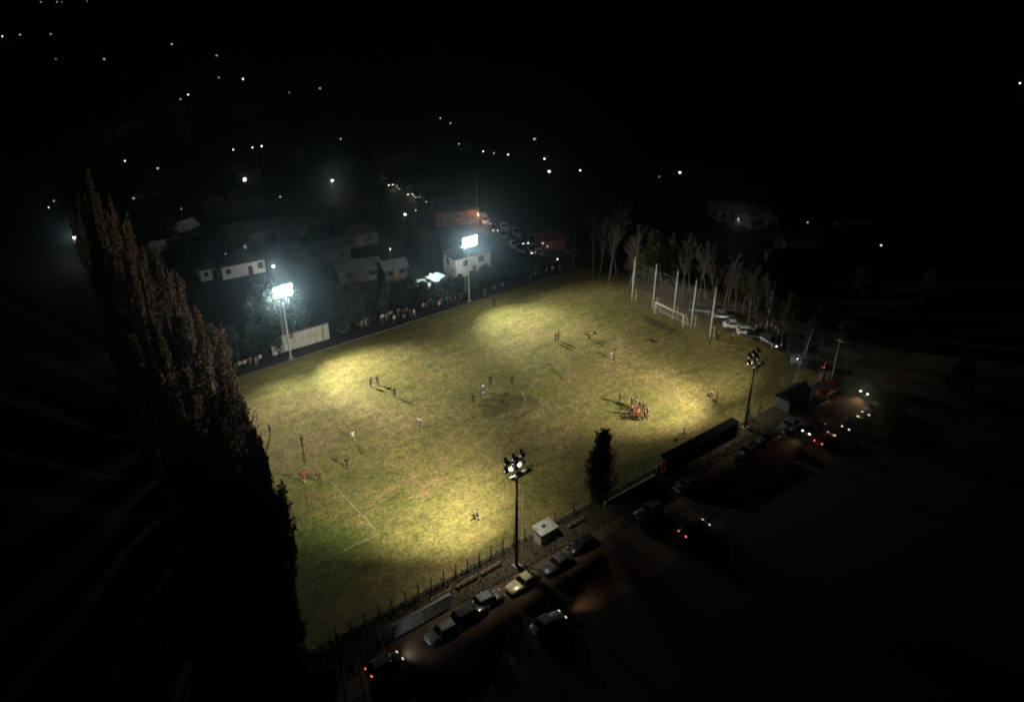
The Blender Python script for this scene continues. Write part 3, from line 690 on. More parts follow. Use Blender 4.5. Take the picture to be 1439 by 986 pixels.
for nm, c in dict(white=(.75,.75,.72), black=(.016,.016,.018), navy=(.02,.028,.06), red=(.50,.045,.03), brick=(.30,.07,.04), grey=(.22,.22,.22), cream=(.60,.56,.42), yellow=(.55,.50,.18), green=(.03,.05,.025), blue=(.05,.10,.22), brown=(.09,.055,.03), pink=(.50,.30,.30), pale=(.5,.55,.56)).items(): cloth(nm, c)
def person(x, y, rz, ps, top, bottom, label, group, long_top=False, long_bottom=False, socks=None, hair=True):
    F = FIG[ps]
    if top in ('black', 'navy', 'green', 'brown') and group == 'players on the pitch' or top == 'black': long_top = long_bottom = True
    o = put('person', F['body'], None, (x, y, .015), rz); tag(o, label, 'person', group); o.scale = (1.1, 1.1, 1.08)
    def wear(nm, key, c):
        w = put(nm, F[key], o); own_mat(w, CLOTH[c])
    wear('jacket' if long_top else 'shirt', 'jacket' if long_top else 'shirt', top)
    wear('trousers' if long_bottom else 'shorts', 'trousers' if long_bottom else 'shorts', bottom)
    for k in 'lr':
        if socks: wear('sock', 'sock'+k, socks)
        put('boot', F['boot'+k], o)
    if hair: put('hair', F['hair'], o)
    return o
GP = 'players on the pitch'
players = [ # u, v, facing, pose, top, bottom, socks, label
 (521.5, 545, -60, 'stand', 'black', 'black', 'black', 'player in dark kit, left of the standing pair below the white wall pole'),
 (531, 542, -70, 'hips', 'navy', 'black', 'black', 'player in navy kit, right of the standing pair below the white wall pole'),
 (554.5, 559, -120, 'stand2', 'black', 'black', 'navy', 'player in dark kit just downfield of the standing pair'),
 (590.8, 599, -150, 'run', 'white', 'black', 'black', 'player in white top and black shorts running alone between pair and centre circle'),
 (496.5, 620, -100, 'walk', 'white', 'white', 'white', 'player in all white walking in the poplar half of the pitch'),
 (488, 658, 40, 'run', 'black', 'black', 'black', 'player in black running near the penalty area front line'),
 (425, 628, 20, 'stand', 'green', 'green', 'black', 'player in dark green standing near the poplars with long shadow'),
 (428, 679, 60, 'arms', 'red', 'brick', 'white', 'player in bright red shirt with arms spread near the poplars'),
 (449, 678, 110, 'stand2', 'black', 'black', 'black', 'thin dark player standing beside the arms-spread red player'),
 (670.5, 733, 140, 'kick', 'black', 'black', 'black', 'player in black kicking in the pool of light near the cream car'),
 (689, 541, -100, 'stand', 'black', 'navy', 'black', 'dark player standing on the edge of the centre circle'),
 (719.5, 541, -140, 'hips', 'green', 'black', 'black', 'dark player standing just outside the centre circle, goal side'),
 (678, 552, -20, 'crouch', 'white', 'black', 'black', 'player in white shirt and black shorts crouching in the centre circle'),
 (682, 561, 160, 'bend', 'pale', 'green', 'white', 'player in pale shirt bending over in the centre circle'),
 (675, 559, 40, 'push', 'grey', 'black', 'black', 'grey shirted player leaning forward in the centre circle'),
 (665, 567, 10, 'walk', 'green', 'black', 'black', 'small dark player walking at the poplar side of the centre circle'),
 (774, 518, -160, 'run', 'cream', 'black', 'black', 'player in cream top and black shorts running midway to the goal'),
 (780.5, 482, -60, 'stand', 'black', 'black', 'black', 'dark player, nearer one of the close pair in the far pool of light'),
 (784.5, 479.5, -40, 'stand2', 'navy', 'black', 'black', 'dark player, farther one of the close pair in the far pool of light'),
 (828, 479.5, 150, 'bend', 'black', 'black', 'yellow', 'dark player bending down with yellow socks before the goal'),
 (835.5, 478, 190, 'walk', 'green', 'yellow', 'black', 'green shirted player walking beside the bending one with yellow socks'),
 (859, 507, -80, 'stand2', 'white', 'white', 'white', 'player in all white standing close to a black shorted team mate'),
 (863, 507.5, 100, 'stand', 'grey', 'black', 'black', 'player in grey top and black shorts close to the all white player'),
 (870.3, 566, -40, 'stand', 'green', 'black', 'white', 'dark player with white socks watching the huddle of red shirts'),
 (997.5, 559, -70, 'crouch', 'yellow', 'black', 'black', 'player in yellow top crouching near the shelter floodlight'),
 (1006.5, 567, -60, 'stand', 'brown', 'brown', 'black', 'brown clad figure standing close to the shelter floodlight'),
 (960, 617, 120, 'kick', 'brick', 'brown', 'red', 'player in reddish brown kit running along the shelter roof edge'),
 (359.5, 584, -20, 'walk', 'white', 'grey', 'white', 'player in white shirt at the poplars, farther of two'),
 (362.5, 599, 10, 'stand2', 'white', 'white', 'white', 'player in all white at the poplars, nearer of two'),
 (380, 613, 0, 'stand', 'green', 'black', 'black', 'dark player half hidden by the poplar tips'),
 (694, 431, 200, 'walk', 'navy', 'black', 'black', 'dark figure walking just inside the far touchline')]
for (u, v, f, ps, tp, bt, sk, lab) in players:
    x, y = at(u, v-1); person(x, y, R(f), ps, tp, bt, lab, GP, socks=sk)
hud = [(886.5, 577, -30, 'bend', 'red', 'red', 'red shirted player bending at the far side of the huddle'), (891, 582, -60, 'push', 'red', 'white', 'red shirted player with white shorts pushing into the huddle'), (889, 588, 10, 'bend', 'red', 'brick', 'red shirted player bending low at the near side of the huddle'),
       (897, 581, -150, 'crouch', 'red', 'white', 'red shirted player with white shorts crouching in the huddle'), (899, 588, 100, 'push', 'red', 'red', 'all red player pushing from the road side of the huddle'), (894, 590, 70, 'stand2', 'red', 'red', 'all red player standing at the near edge of the huddle'),
       (905, 587, 160, 'arms', 'pink', 'red', 'pink shirted player with raised arms at the huddle'), (909, 586, 180, 'walk', 'pink', 'brick', 'pink shirted player stepping up to the huddle'), (886, 582, 0, 'stand', 'pink', 'red', 'pale pink shirted player at the poplar side of the huddle'),
       (887.5, 570, -80, 'stand', 'black', 'black', 'black clad player behind the huddle, farther of two'), (893, 573, -70, 'hips', 'black', 'black', 'black clad player behind the huddle, nearer of two'), (899, 576, -100, 'stand2', 'black', 'navy', 'black clad player just behind the huddle beside the red shirts'),
       (904, 579, -110, 'stand', 'black', 'black', 'tall black clad player at the goal side of the huddle'), (906, 590, 120, 'walk', 'black', 'black', 'black clad player at the near goal side of the huddle')]
for (u, v, f, ps, tp, bt, lab) in hud:
    x, y = at(u, v); person(x, y, R(f), ps, tp, bt, lab, 'huddle of players', socks='red' if tp == 'red' else 'black')

spec = [(338, 519), (345, 517), (353, 514), (361, 513), (367, 509), (389, 505), (509, 461), (514, 458), (517.5, 457), (535, 455.5), (538, 452), (544, 451), (548, 448), (554, 453.5), (551, 447), (560, 444), (566, 446), (572, 443.5), (577, 446), (582, 445), (574, 456), (595, 436), (601, 433), (606, 430),
        (611, 433), (617, 433.5), (620, 429), (629, 427), (633, 428), (640, 426), (647, 423), (681, 416), (694, 411), (699, 409), (706, 406), (745, 393), (752, 391), (768, 386), (776, 383), (786, 381)]
cols = ['pale', 'white', 'grey', 'grey', 'pale', 'white', 'grey', 'grey', 'navy', 'navy', 'white', 'pink', 'pale', 'white', 'grey', 'pale', 'navy', 'pale', 'black', 'white', 'grey', 'pale', 'black', 'grey', 'navy', 'white', 'grey', 'pale', 'navy', 'grey', 'black', 'grey', 'pale', 'navy', 'pale', 'grey', 'pale', 'pale', 'white', 'grey']
cnt = {}
for i, ((u, v), c) in enumerate(zip(spec, cols)):
    x, y = at(u, v+1); y = min(max(y, 32.9), 36.3); cnt[c] = cnt.get(c, 0)+1
    person(x, y, R(-90+25*math.sin(i*3.1)), ['stand', 'stand2', 'hips', 'stand', 'walk'][i % 5], c, ['black', 'navy', 'brown', 'grey'][i % 4],
           f'spectator in {c} jacket under the far hedge, {ORD[cnt[c]-1]} such from the poplars', 'spectators along the far side', True, True)
side = [(1058, 473, 'grey'), (1061, 468, 'grey'), (1067, 466, 'navy'), (1074, 470, 'black'), (1083, 466, 'grey'), (1089, 470, 'grey'), (1093, 476, 'brown'), (1099, 478, 'black'), (1104, 474, 'grey'), (998, 483, 'black'), (1009, 479, 'black'), (1028, 480, 'grey')]
sl = ['beside the parked pale cars behind the goal', 'by the tall lone post, farther out', 'under the tall lone post', 'between the parked cars and lone post', 'just past the tall lone post', 'in the group past the lone post', 'at the near end of the group past the lone post', 'behind the group past the lone post', 'at the road end of the parking area', 'at the foot of the last tall pale post', 'by the bare trunk next to the last post', 'among bare trunks behind the shelter floodlight']
for i, (u, v, c) in enumerate(side):
    x, y = at(u, v); person(x, y, R(170+30*math.sin(i*2)), ['stand', 'stand2', 'hips'][i % 3], c, 'black', f'onlooker in {c} jacket {sl[i]}', 'onlookers in the parking area', True, True)
near = [(934, 657, 'white', 'by the red shelter end with head turned to the pitch'), (938, 650, 'pink', 'standing closest to the red shelter end'), (930, 664, 'pale', 'at the fence rail near the red shelter end'), (926, 668, 'grey', 'at the fence rail a step below the others'), (1052, 588, 'black', 'at the fence past the shelter floodlight'), (1066, 583, 'brown', 'at the fence nearing the striped hut')]
for i, (u, v, c, q) in enumerate(near):
    x, y = at(u, v); person(x, max(y, -30.4), R(90), ['stand2', 'hips', 'stand'][i % 3], c, 'navy', f'onlooker in {c} jacket {q}', 'onlookers along the near fence', True, True)
bx, by = at(915, 479)
t = thing('sports_bag', 'dark sports bag lying on the grass before the goal', 'bag', (bx, by, .02), .5)
MB().tube([(-.45,0,.2), (-.4,0,.2), (.4,0,.2), (.45,0,.2)], [.12,.2,.2,.12], 10).build('bag_body', CLOTH['black'], t, smooth=True)
MB().tube([(-.2,-.19,.25), (-.15,-.1,.48), (.15,-.1,.48), (.2,-.19,.25)], .02, 6).build('handle', CLOTH['navy'], t)

# ------------------------------------------------------------------ vehicles
def car_parts(L=4.4, W=1.74, H=1.43, belt=.88, hood=.72, xw=.62, xr0=.12, xr1=-.95, xb=-1.62, tail=.86, kind='sedan'):
    P = {}; hw = W/2
    st = [(-L/2, .72, .42, tail-.14), (-L/2+.10, .88, .28, tail-.03), (-L/2+.5, .97, .22, tail), (xb, 1.0, .20, belt), (xr1, 1.0, .19, belt), (xr0, 1.0, .19, belt), (xw, 1.0, .19, belt-.01), (xw+.35, .99, .20, hood+.12 if kind != 'van' else belt), (L/2-.55, .965, .22, hood+.02), (L/2-.14, .88, .27, hood-.07), (L/2, .70, .40, hood-.18)]
    rings = []
    for x, w, z0, z1 in st:
        y = hw*w; m = z0+(z1-z0)*.55
        rings.append([Vector(p) for p in ((x,-y*.88,z0),(x,-y*.99,z0+.12),(x,-y,m),(x,-y*.955,z1-.06),(x,-y*.80,z1),(x,0,z1+.025),(x,y*.80,z1),(x,y*.955,z1-.06),(x,y,m),(x,y*.99,z0+.12),(x,y*.88,z0))])
    P['body'] = MB().loft(rings)
    by, ry = hw*.90, hw*.74
    rf = [Vector(p) for p in ((xr1-.06,-ry-.02,H-.05),(xr0+.05,-ry-.02,H-.05),(xr0+.05,ry+.02,H-.05),(xr1-.06,ry+.02,H-.05),(xr1+.05,-ry+.07,H+.01),(xr0-.06,-ry+.07,H+.01),(xr0-.06,ry-.07,H+.01),(xr1+.05,ry-.07,H+.01))]
    roof = MB().add(rf, [(0,3,2,1),(4,5,6,7),(0,1,5,4),(1,2,6,5),(2,3,7,6),(3,0,4,7)])
    for s in (-1, 1):
        for xa, xc in ((xw, xr0), (xb, xr1), ((xr0+xr1)/2, (xr0+xr1)/2)):
            roof.tube([(xa, s*by, belt-.03), (xc, s*ry, H-.03)], .04, 6)
    P['roof'] = roof
    q = lambda a, b, c, d: MB().add([a, b, c, d], [(0,1,2,3)])
    z0, z1 = belt-.02, H-.045
    P['windscreen'] = q((xw,-by+.03,z0),(xw,by-.03,z0),(xr0,ry-.02,z1),(xr0,-ry+.02,z1))
    P['rear_window'] = q((xb,by-.03,z0),(xb,-by+.03,z0),(xr1,-ry+.02,z1),(xr1,ry-.02,z1))
    for s, nm in ((-1, 'side_window'), (1, 'side_window2')):
        P[nm] = q(*[(x, s*y, z) for x, y, z in ((xb,by-.02,z0),(xw,by-.02,z0),(xr0,ry,z1),(xr1,ry,z1))])
    for s, nm in ((-1, 'headlight'), (1, 'headlight2')):
        P[nm] = MB().ball((L/2-.10, s*hw*.66, hood-.14), (.10,.19,.085), 10, 6)
    for s, nm in ((-1, 'taillight'), (1, 'taillight2')):
        P[nm] = MB().ball((-L/2+.07, s*hw*.70, tail-.16), (.08,.17,.10), 10, 6)
    P['bumper'] = MB().box((L/2-.06, 0, .36), (.16, W*.80, .15)); P['bumper2'] = MB().box((-L/2+.06, 0, .40), (.16, W*.82, .15))
    P['number_plate'] = MB().box((-L/2-.025, 0, .55), (.02, .46, .12)); P['number_plate2'] = MB().box((L/2+.025, 0, .42), (.02, .46, .12))
    P['mirror'] = MB().box((xw-.15, -hw-.09, belt+.05), (.12,.18,.12)); P['mirror2'] = MB().box((xw-.15, hw+.09, belt+.05), (.12,.18,.12))
    for i, (x, s) in enumerate(((L*.30,-1),(L*.30,1),(-L*.30,-1),(-L*.30,1))):
        P[f'wheel{i}'] = (MB().tube([(x, s*(hw-.20), .31), (x, s*(hw-.19), .31), (x, s*(hw-.02), .31), (x, s*(hw+.005), .31)], [.25,.31,.31,.26], 18), MB().tube([(x, s*(hw-.0), .31), (x, s*(hw+.012), .31)], [.20,.17], 14))
    return P
def car_meshes(**kw):
    P = car_parts(**kw); out = []
    for k, b in P.items():
        nm = k.rstrip('0123456789')
        if nm == 'wheel': out.append((nm, b[0].mesh('wheel', RUBBER, True), b[1].mesh('rim', RIM)))
        else: out.append((nm, b.mesh(nm, {'body': TRIM, 'roof': TRIM, 'bumper': TRIM, 'mirror': TRIM, 'number_plate': PLATE}.get(nm, GLASS), nm in ('body', 'headlight', 'taillight')), None))
    return out
CARS = dict(sedan=car_meshes(), hatch=car_meshes(L=3.95, W=1.68, H=1.47, belt=.92, hood=.78, xw=.85, xr0=.30, xr1=-1.35, xb=-1.80, tail=.98, kind='hatch'),
            suv=car_meshes(L=4.5, W=1.82, H=1.72, belt=1.05, hood=.92, xw=.85, xr0=.25, xr1=-1.75, xb=-2.05, tail=1.05, kind='suv'), van=car_meshes(L=4.9, W=1.85, H=2.0, belt=1.15, hood=.95, xw=1.55, xr0=.85, xr1=-2.25, xb=-2.38, tail=1.15, kind='van'))
PAINT = {}
for nm, c, mt in (('silver', (.42,.43,.44), .5), ('cream', (.62,.56,.34), .1), ('white', (.68,.68,.66), .0), ('black', (.015,.015,.017), .2), ('red', (.28,.02,.02), .2), ('blue', (.03,.05,.12), .3), ('grey', (.14,.145,.15), .4), ('beige', (.42,.36,.26), .2)):
    m = mat('car_paint_'+nm, c, .38, tuple(x*.9 for x in c), 1.2, mt); p = m.node_tree.nodes['Principled BSDF']; p.inputs['Coat Weight'].default_value = .5; p.inputs['Coat Roughness'].default_value = .12; PAINT[nm] = m
def car(kind, paint, x, y, rz, label, group, head='off', tail='off', beam=0, name='parked_car', beamcol=(1,.86,.66), z=.03, bsize=52):
    t = thing(name, label, 'car' if kind != 'van' else 'van', (x, y, z), rz, group)
    hm = {'off': HEAD_OFF, 'dim': HEAD_DIM, 'on': HEAD_ON}[head]; tm = TAIL_ON if tail == 'on' else TAIL_OFF
    for nm, me, sub in CARS[kind]:
        o = put(nm, me, t)
        if nm in ('body', 'roof', 'mirror') or (nm == 'bumper' and paint in ('cream', 'white', 'silver')): own_mat(o, PAINT[paint])
        elif nm == 'headlight': own_mat(o, hm)
        elif nm == 'taillight': own_mat(o, tm)
        if sub: put('rim', sub, o)
    if beam:
        L = bpy.data.lights.new('headlight_beam', 'SPOT'); L.energy = beam; L.spot_size = R(bsize); L.spot_blend = 1; L.color = beamcol; L.shadow_soft_size = .3
        o = bpy.data.objects.new('headlight_beam', L); COL.objects.link(o); o.parent = t; o.location = (2.15, 0, .75); o.rotation_euler = Vector((1, 0, -.05)).to_track_quat('-Z', 'Y').to_euler()
    return t
G1 = 'cars along the road by the pitch'
E_, W_ = 0.0, math.pi
near_cars = [
 ('hatch', 'black', 541, 939, R(3), 'black hatchback with red tail lamps and headlights on by the lit wall', 'dim', 'on', 130),
 ('hatch', 'silver', 622, 893, W_, 'silver hatchback caught in the headlights beside the low whitewashed wall', 'off', 'off', 0),
 ('suv', 'black', 660, 868, E_, 'unlit black car between the silver hatchback and grey car', 'off', 'off', 0),
 ('hatch', 'grey', 686, 847, E_, 'dull grey hatchback parked just below the cream car', 'off', 'off', 0),
 ('sedan', 'cream', 735, 823, W_, 'cream sedan with dark windows parked at the foot of the floodlight', 'off', 'off', 0),
 ('sedan', 'grey', 783, 797, W_, 'dark grey sedan parked past the cream sedan', 'off', 'off', 0),
 ('hatch', 'black', 818, 770, W_, 'black hatchback parked past the grey sedan towards the conifer', 'off', 'off', 0),
 ('sedan', 'silver', 770, 880, E_, 'silver sedan driving on the dirt road with its headlights reddening the ground', 'dim', 'off', 800),
 ('sedan', 'black', 975, 747, E_, 'lone black car out on the dark road with red tail lamps', 'dim', 'on', 0),
 ('hatch', 'grey', 964, 686, W_, 'barely lit grey hatchback parked behind the red shelter end', 'off', 'off', 0),
 ('sedan', 'grey', 912, 722, W_, 'barely visible grey sedan parked below the dark conifer side fence', 'off', 'off', 0),
 ('hatch', 'grey', 1050, 640, W_, 'unlit grey hatchback under the black shelter end', 'off', 'off', 0),
 ('sedan', 'grey', 1078, 621, W_, 'unlit grey sedan past the black shelter end', 'off', 'off', 0),
 ('sedan', 'silver', 1108, 602, W_, 'dim silver sedan parked across from the oncoming car', 'off', 'off', 0),
 ('hatch', 'beige', 1148, 570, W_, 'beige hatchback parked near the striped roof hut', 'off', 'off', 0),
 ('suv', 'red', 1163, 553, W_, 'dark red car parked at the mouth of the parking area', 'off', 'off', 0),
 ('sedan', 'black', 1143, 605, W_, 'black car coming on with two bright headlights next to the red car', 'on', 'off', 500),
 ('hatch', 'red', 1158, 621, E_, 'red hatchback with glowing tail lamps passing the oncoming car', 'dim', 'on', 0),
 ('sedan', 'black', 1198, 599, W_, 'black sedan with dim lamps following the oncoming car', 'dim', 'off', 0),
 ('sedan', 'cream', 1226, 579, W_, 'cream fronted sedan with a warm lit bonnet near the road end', 'dim', 'off', 0),
 ('suv', 'black', 1222, 551, W_, 'dark car with two bright headlights standing last on the road', 'on', 'off', 1700)]
for kind, pt, u, v, rz, lab, hd, tl, bm in near_cars:
    x, y = at(u, v); car(kind, pt, x, y, rz+R(random.uniform(-4, 4)), lab, G1, hd, tl, bm, 'moving_car' if bm else 'parked_car', (1,.66,.44) if v > 860 and u > 700 else (1,.66,.38) if u > 1000 else (.95,.97,1), bsize=150 if u == 541 else 100 if u == 1222 else 52)
G2 = 'cars in the parking area behind the goal'
lot = [('van', 'grey', 985, 440, R(-50), 'long grey van parked behind the last tall pale post', 'off', 'off', 0), ('sedan', 'silver', 1016, 447, R(-50), 'silver sedan parked beyond the grey van', 'off', 'off', 0), ('sedan', 'white', 1032, 460, R(-45), 'white sedan with a brightly lit roof among bare trunks', 'off', 'off', 0),
       ('hatch', 'white', 1050, 469, R(-45), 'white hatchback with lit bonnet beside the white sedan', 'off', 'off', 0), ('hatch', 'black', 1064, 476, R(-60), 'black hatchback with dim lamps by the onlookers', 'dim', 'off', 0), ('suv', 'grey', 1082, 484, R(-100), 'grey car facing the pitch with one bright headlight', 'on', 'off', 350),
       ('sedan', 'silver', 1129, 512, R(-60), 'silver sedan parked by the leaning pole', 'off', 'off', 0), ('hatch', 'black', 1141, 517, R(120), 'black hatchback with red tail lamps by the leaning pole', 'off', 'on', 0)]
for kind, pt, u, v, rz, lab, hd, tl, bm in lot:
    x, y = at(u, v); car(kind, pt, x, y, rz, lab, G2, hd, tl, bm)
G3 = 'cars queued on the lane'
S_ = -math.pi/2
lane = [('suv', 'black', 777, 364, S_, 'dark car with two bright headlights at the front of the lane queue', 'on', 0), ('sedan', 'silver', 748, 354, S_, 'silver sedan with two bright headlights, second in the lane queue', 'on', 500), ('hatch', 'white', 765, 350, S_, 'white hatchback beside the red shed', 'dim', 0),
        ('sedan', 'blue', 736, 341, S_, 'blue sedan with pinkish lamps before the red shed', 'on', 0), ('sedan', 'silver', 722, 347, S_, 'silver sedan parked on the hedge side of the lane queue', 'off', 0), ('van', 'grey', 745, 340, S_, 'grey van in the middle of the lane queue', 'off', 0), ('sedan', 'silver', 725, 329, S_, 'silver sedan behind the one with pinkish lamps', 'off', 0),
        ('hatch', 'red', 694, 324, S_, 'red hatchback with lit lamps just past the brick building', 'on', 0), ('van', 'white', 681, 313, S_, 'white van beside the corner of the brick building', 'off', 0), ('sedan', 'black', 624, 297, S_, 'black sedan with two headlights at the far corner of the brick building', 'on', 700), ('sedan', 'grey', 600, 283, S_, 'grey sedan with one headlight on the lane beyond the brick building', 'dim', 0),
        ('sedan', 'black', 574, 273, S_, 'black sedan with two headlights, next to last on the lane', 'on', 400), ('hatch', 'grey', 590, 268, S_, 'grey hatchback parked beside the far lane', 'off', 0), ('sedan', 'black', 547, 260, S_, 'black sedan with two headlights, last on the lane', 'on', 400), ('sedan', 'red', 797, 353, S_, 'dark red sedan parked past the red shed', 'off', 0),
        ('hatch', 'silver', 707, 333, S_, 'silver hatchback between the red hatchback and hedge side sedan', 'off', 0), ('sedan', 'white', 709, 322, S_, 'white sedan abreast of the red hatchback on the lane', 'off', 0), ('hatch', 'grey', 731, 352, S_, 'grey hatchback at the hedge end of the lane, unlit', 'off', 0),
        ('sedan', 'white', 757, 359, S_, 'white sedan just behind the front car of the queue', 'off', 0), ('van', 'white', 612, 290, S_, 'white van between the brick building and one lamp sedan', 'off', 0), ('sedan', 'silver', 585, 277, S_, 'silver sedan close behind the one lamp sedan', 'dim', 0), ('hatch', 'red', 562, 266, S_, 'red hatchback between the two farthest headlight pairs', 'dim', 0), ('sedan', 'white', 540, 252, S_, 'white sedan far up the lane under the thin mast', 'off', 0)]
for kind, pt, u, v, rz, lab, hd, bm in lane:
    x, y = at(u, v); d = math.atan2(CAMY-y, CAMX-x); car(kind, pt, x, y, d+R(12), lab, G3, hd, 'off', bm, beamcol=(1,.78,.55))

# ------------------------------------------------------------------ buildings and yard things
def house(x, y, w, d, h, rz, wallm, roofm, label, cat='house', roof='hip', rh=1.6, wins=(), door=None, group=None, name='house', chimney=False, over=.45, lit=()):
    """w along local X, d along local Y, front faces local -Y"""
    t = thing(name, label, cat, (x, y, 0), rz, group)
    MB().box((0,0,h/2), (w,d,h)).build('wall', wallm, t)
    X, Y = w/2+over, d/2+over; b = MB(); z = h-.02
    if roof == 'hip':
        k = min(X, Y)*.95
        a = [(-X,-Y,z),(X,-Y,z),(X,Y,z),(-X,Y,z)]
        rg = [(-X+k,0,z+rh),(X-k,0,z+rh)] if X > Y else [(0,-Y+k,z+rh),(0,Y-k,z+rh)]
        b.add(a+rg, [(0,1,5,4),(2,3,4,5),(1,2,5),(3,0,4),(0,3,2,1)] if X > Y else [(0,1,4),(1,2,5,4),(2,3,5),(3,0,4,5),(0,3,2,1)])
        b.box((0,0,z-.05), (2*X-.02,2*Y-.02,.12))
    elif roof == 'gable':
        b.add([(-X,-Y,z),(X,-Y,z),(X,Y,z),(-X,Y,z),(-X,0,z+rh),(X,0,z+rh)], [(0,1,5,4),(2,3,4,5),(0,3,2,1)])
        b.add([(-X,-Y,z+.1),(X,-Y,z+.1),(X,Y,z+.1),(-X,Y,z+.1),(-X,0,z+rh+.1),(X,0,z+rh+.1)], [(0,1,5,4),(2,3,4,5)])
        for s in (-1, 1): MB().add([(s*(w/2-.01),-d/2,z+.01),(s*(w/2-.01),d/2,z+.01),(s*(w/2-.01),0,z+rh*.93)], [(0,1,2)]).build('gable_wall', wallm, t)
    elif roof == 'shed':
        b.add([(-X,-Y,z),(X,-Y,z),(X,Y,z+rh),(-X,Y,z+rh),(-X,-Y,z+.12),(X,-Y,z+.12),(X,Y,z+rh+.12),(-X,Y,z+rh+.12)], [(0,3,2,1),(4,5,6,7),(0,1,5,4),(1,2,6,5),(2,3,7,6),(3,0,4,7)])
    else:
        b.box((0,0,z+.1), (w+.2,d+.2,.22)); b.box((0,-d/2+.05,z+.35), (w+.1,.2,.5)).box((0,d/2-.05,z+.35), (w+.1,.2,.5))
    rf = b.build('roof', roofm, t)
    if chimney: MB().box((w*.2,.3,h+rh*.75), (.5,.5,1.1)).box((w*.2,.3,h+rh*.75+.58), (.62,.62,.08)).build('chimney', wallm, rf)
    for i, (face, p, zc, ww, hh) in enumerate(wins):
        q = {'f': (p, -d/2-.02, 0), 'b': (p, d/2+.02, 0), 'l': (-w/2-.02, p, math.pi/2), 'r': (w/2+.02, p, math.pi/2)}[face]
        f = MB()
        for s in (-1, 1): f.box((s*(ww/2+.04),0,0), (.08,.08,hh+.16)); f.box((0,0,s*(hh/2+.04)), (ww,.08,.08))
        fr = f.build('window', WHITE_STEEL if wallm in (BRICK, RED_PAINT) else TRIM, t, (q[0], q[1], zc), q[2])
        MB().box((0,0,0), (ww,.03,hh)).build('pane', WINDOW_LIT if i in lit else WINDOW_DARK, fr)
        MB().box((0,-.05,-hh/2-.12), (ww+.3,.16,.07)).build('sill', CONCRETE, fr)
    if door:
        face, p = door; q = (p, -d/2-.03, 0) if face == 'f' else (-w/2-.03, p, math.pi/2)
        dr = MB().box((0,0,1.02), (.95,.06,2.04)).build('door', DOOR, t, (q[0], q[1], 0), q[2]); MB().ball((.36,-.06,1.0), .05, 8, 5).build('handle', STEEL, dr)
    return t
# white wall building beside the far floodlight
t = thing('long_white_wall', 'long pale plastered wall with dark stains behind the far floodlight pole', 'wall', (-15.2, 35.9, 0), R(-2))
MB().box((0,0,1.55), (10.6,.28,3.1)).build('wall', PLASTER_DIRTY, t)
MB().box((0,0,3.16), (10.8,.42,.12)).build('coping', CONCRETE, t)
for x in (-4.0, -2.6, 4.1): MB().box((x,-.22,1.5), (.26,.2,3.0)).build('buttress', CONCRETE, t)
MB().box((-5.5,.1,1.0), (.5,.7,2.0)).build('end_pier', PLASTER_DIRTY, t)
house(-10.5, 77.5, 9.2, 8.5, 3.1, R(-8), PLASTER, DARK_ROOF, 'white walled house with dark hip roof above the blazing lamp of the white wall', wins=(('f', -3.2, 1.7, .8, .8), ('f', 3.6, 1.8, 1.0, 1.2), ('l', 0, 1.7, 1.1, 1.0), ('r', 0, 1.7, 1.2, 1.1)), door=('f', 1.4), rh=1.9, chimney=True)
house(-17.2, 78.6, 4.0, 6.0, 2.7, R(-8), PLASTER, DARK_ROOF, 'small white annexe at the poplar side of the hip roofed white house', 'annexe', rh=1.1, wins=(('f', -.8, 1.5, .7, .8),), door=('f', .9))
wl, wr_ = at(641, 365, 4.4), at(690, 352, 4.4)
house((wl[0]+wr_[0])/2, (wl[1]+wr_[1])/2+2.6, math.dist(wl, wr_), 5.0, 4.4, math.atan2(wr_[1]-wl[1], wr_[0]-wl[0]), PLASTER_DIRTY, DARK_ROOF, 'white house with two dark windows right behind the far floodlight and hedge', roof='shed', rh=.25, over=.25, wins=(('f', -1.9, 3.1, 1.2, 1.2), ('f', 2.0, 3.1, 1.3, 1.2), ('l', .6, 3.0, 1.1, 1.1)), door=('f', .2))
bx, by = at(648, 312)
house(bx-.8, by+1.5, 11.0, 6.0, 3.5, R(-20), BRICK, DARK_ROOF, 'orange brick building lit warm on the corner of the lane', 'building', roof='flat', wins=(('f', -2.6, 2.3, 1.1, 1.2), ('f', .2, 2.3, 1.1, 1.2), ('r', 0, 2.2, 1.4, 1.3)), door=('f', 2.6), rh=.3)
rx, ry = at(778, 352)
house(rx, ry+1.2, 6.0, 4.2, 2.9, R(-14), RED_PAINT, RED_PAINT, 'red painted shed at the end of the lane queue', 'shed', roof='shed', rh=.6, wins=(('f', -1.4, 1.6, 1.0, .9),), door=('f', 1.3), name='red_shed')
# hut and shelter on the near side
t = thing('white_hut', 'small hut with grey white roof and dark vent beside the near floodlight', 'hut', (-13.4, -31.0, 0), R(2)); t.scale = (.84, .84, .82)
MB().box((0,0,1.15), (3.0,1.7,2.3)).build('wall', PLASTER_DIRTY, t)
HUT_ROOF = mat('weathered_sheet_roof', (.36, .37, .36), .7, (.20, .21, .20), 1.2)
rf = MB().add([(-1.75,-1.15,2.32),(1.75,-1.15,2.32),(1.75,1.15,2.72),(-1.75,1.15,2.72),(-1.75,-1.15,2.42),(1.75,-1.15,2.42),(1.75,1.15,2.82),(-1.75,1.15,2.82)], [(0,3,2,1),(4,5,6,7),(0,1,5,4),(1,2,6,5),(2,3,7,6),(3,0,4,7)]).build('roof', HUT_ROOF, t)
MB().box((-.2,.1,2.72), (.55,.3,.22)).box((-.2,.1,2.86), (.65,.4,.06)).build('vent', TRIM, rf)
dr = MB().box((.7,-.88,1.0), (.8,.05,2.0)).build('door', DOOR, t); MB().ball((.4,-.94,1.0), .05, 8, 5).build('handle', STEEL, dr)
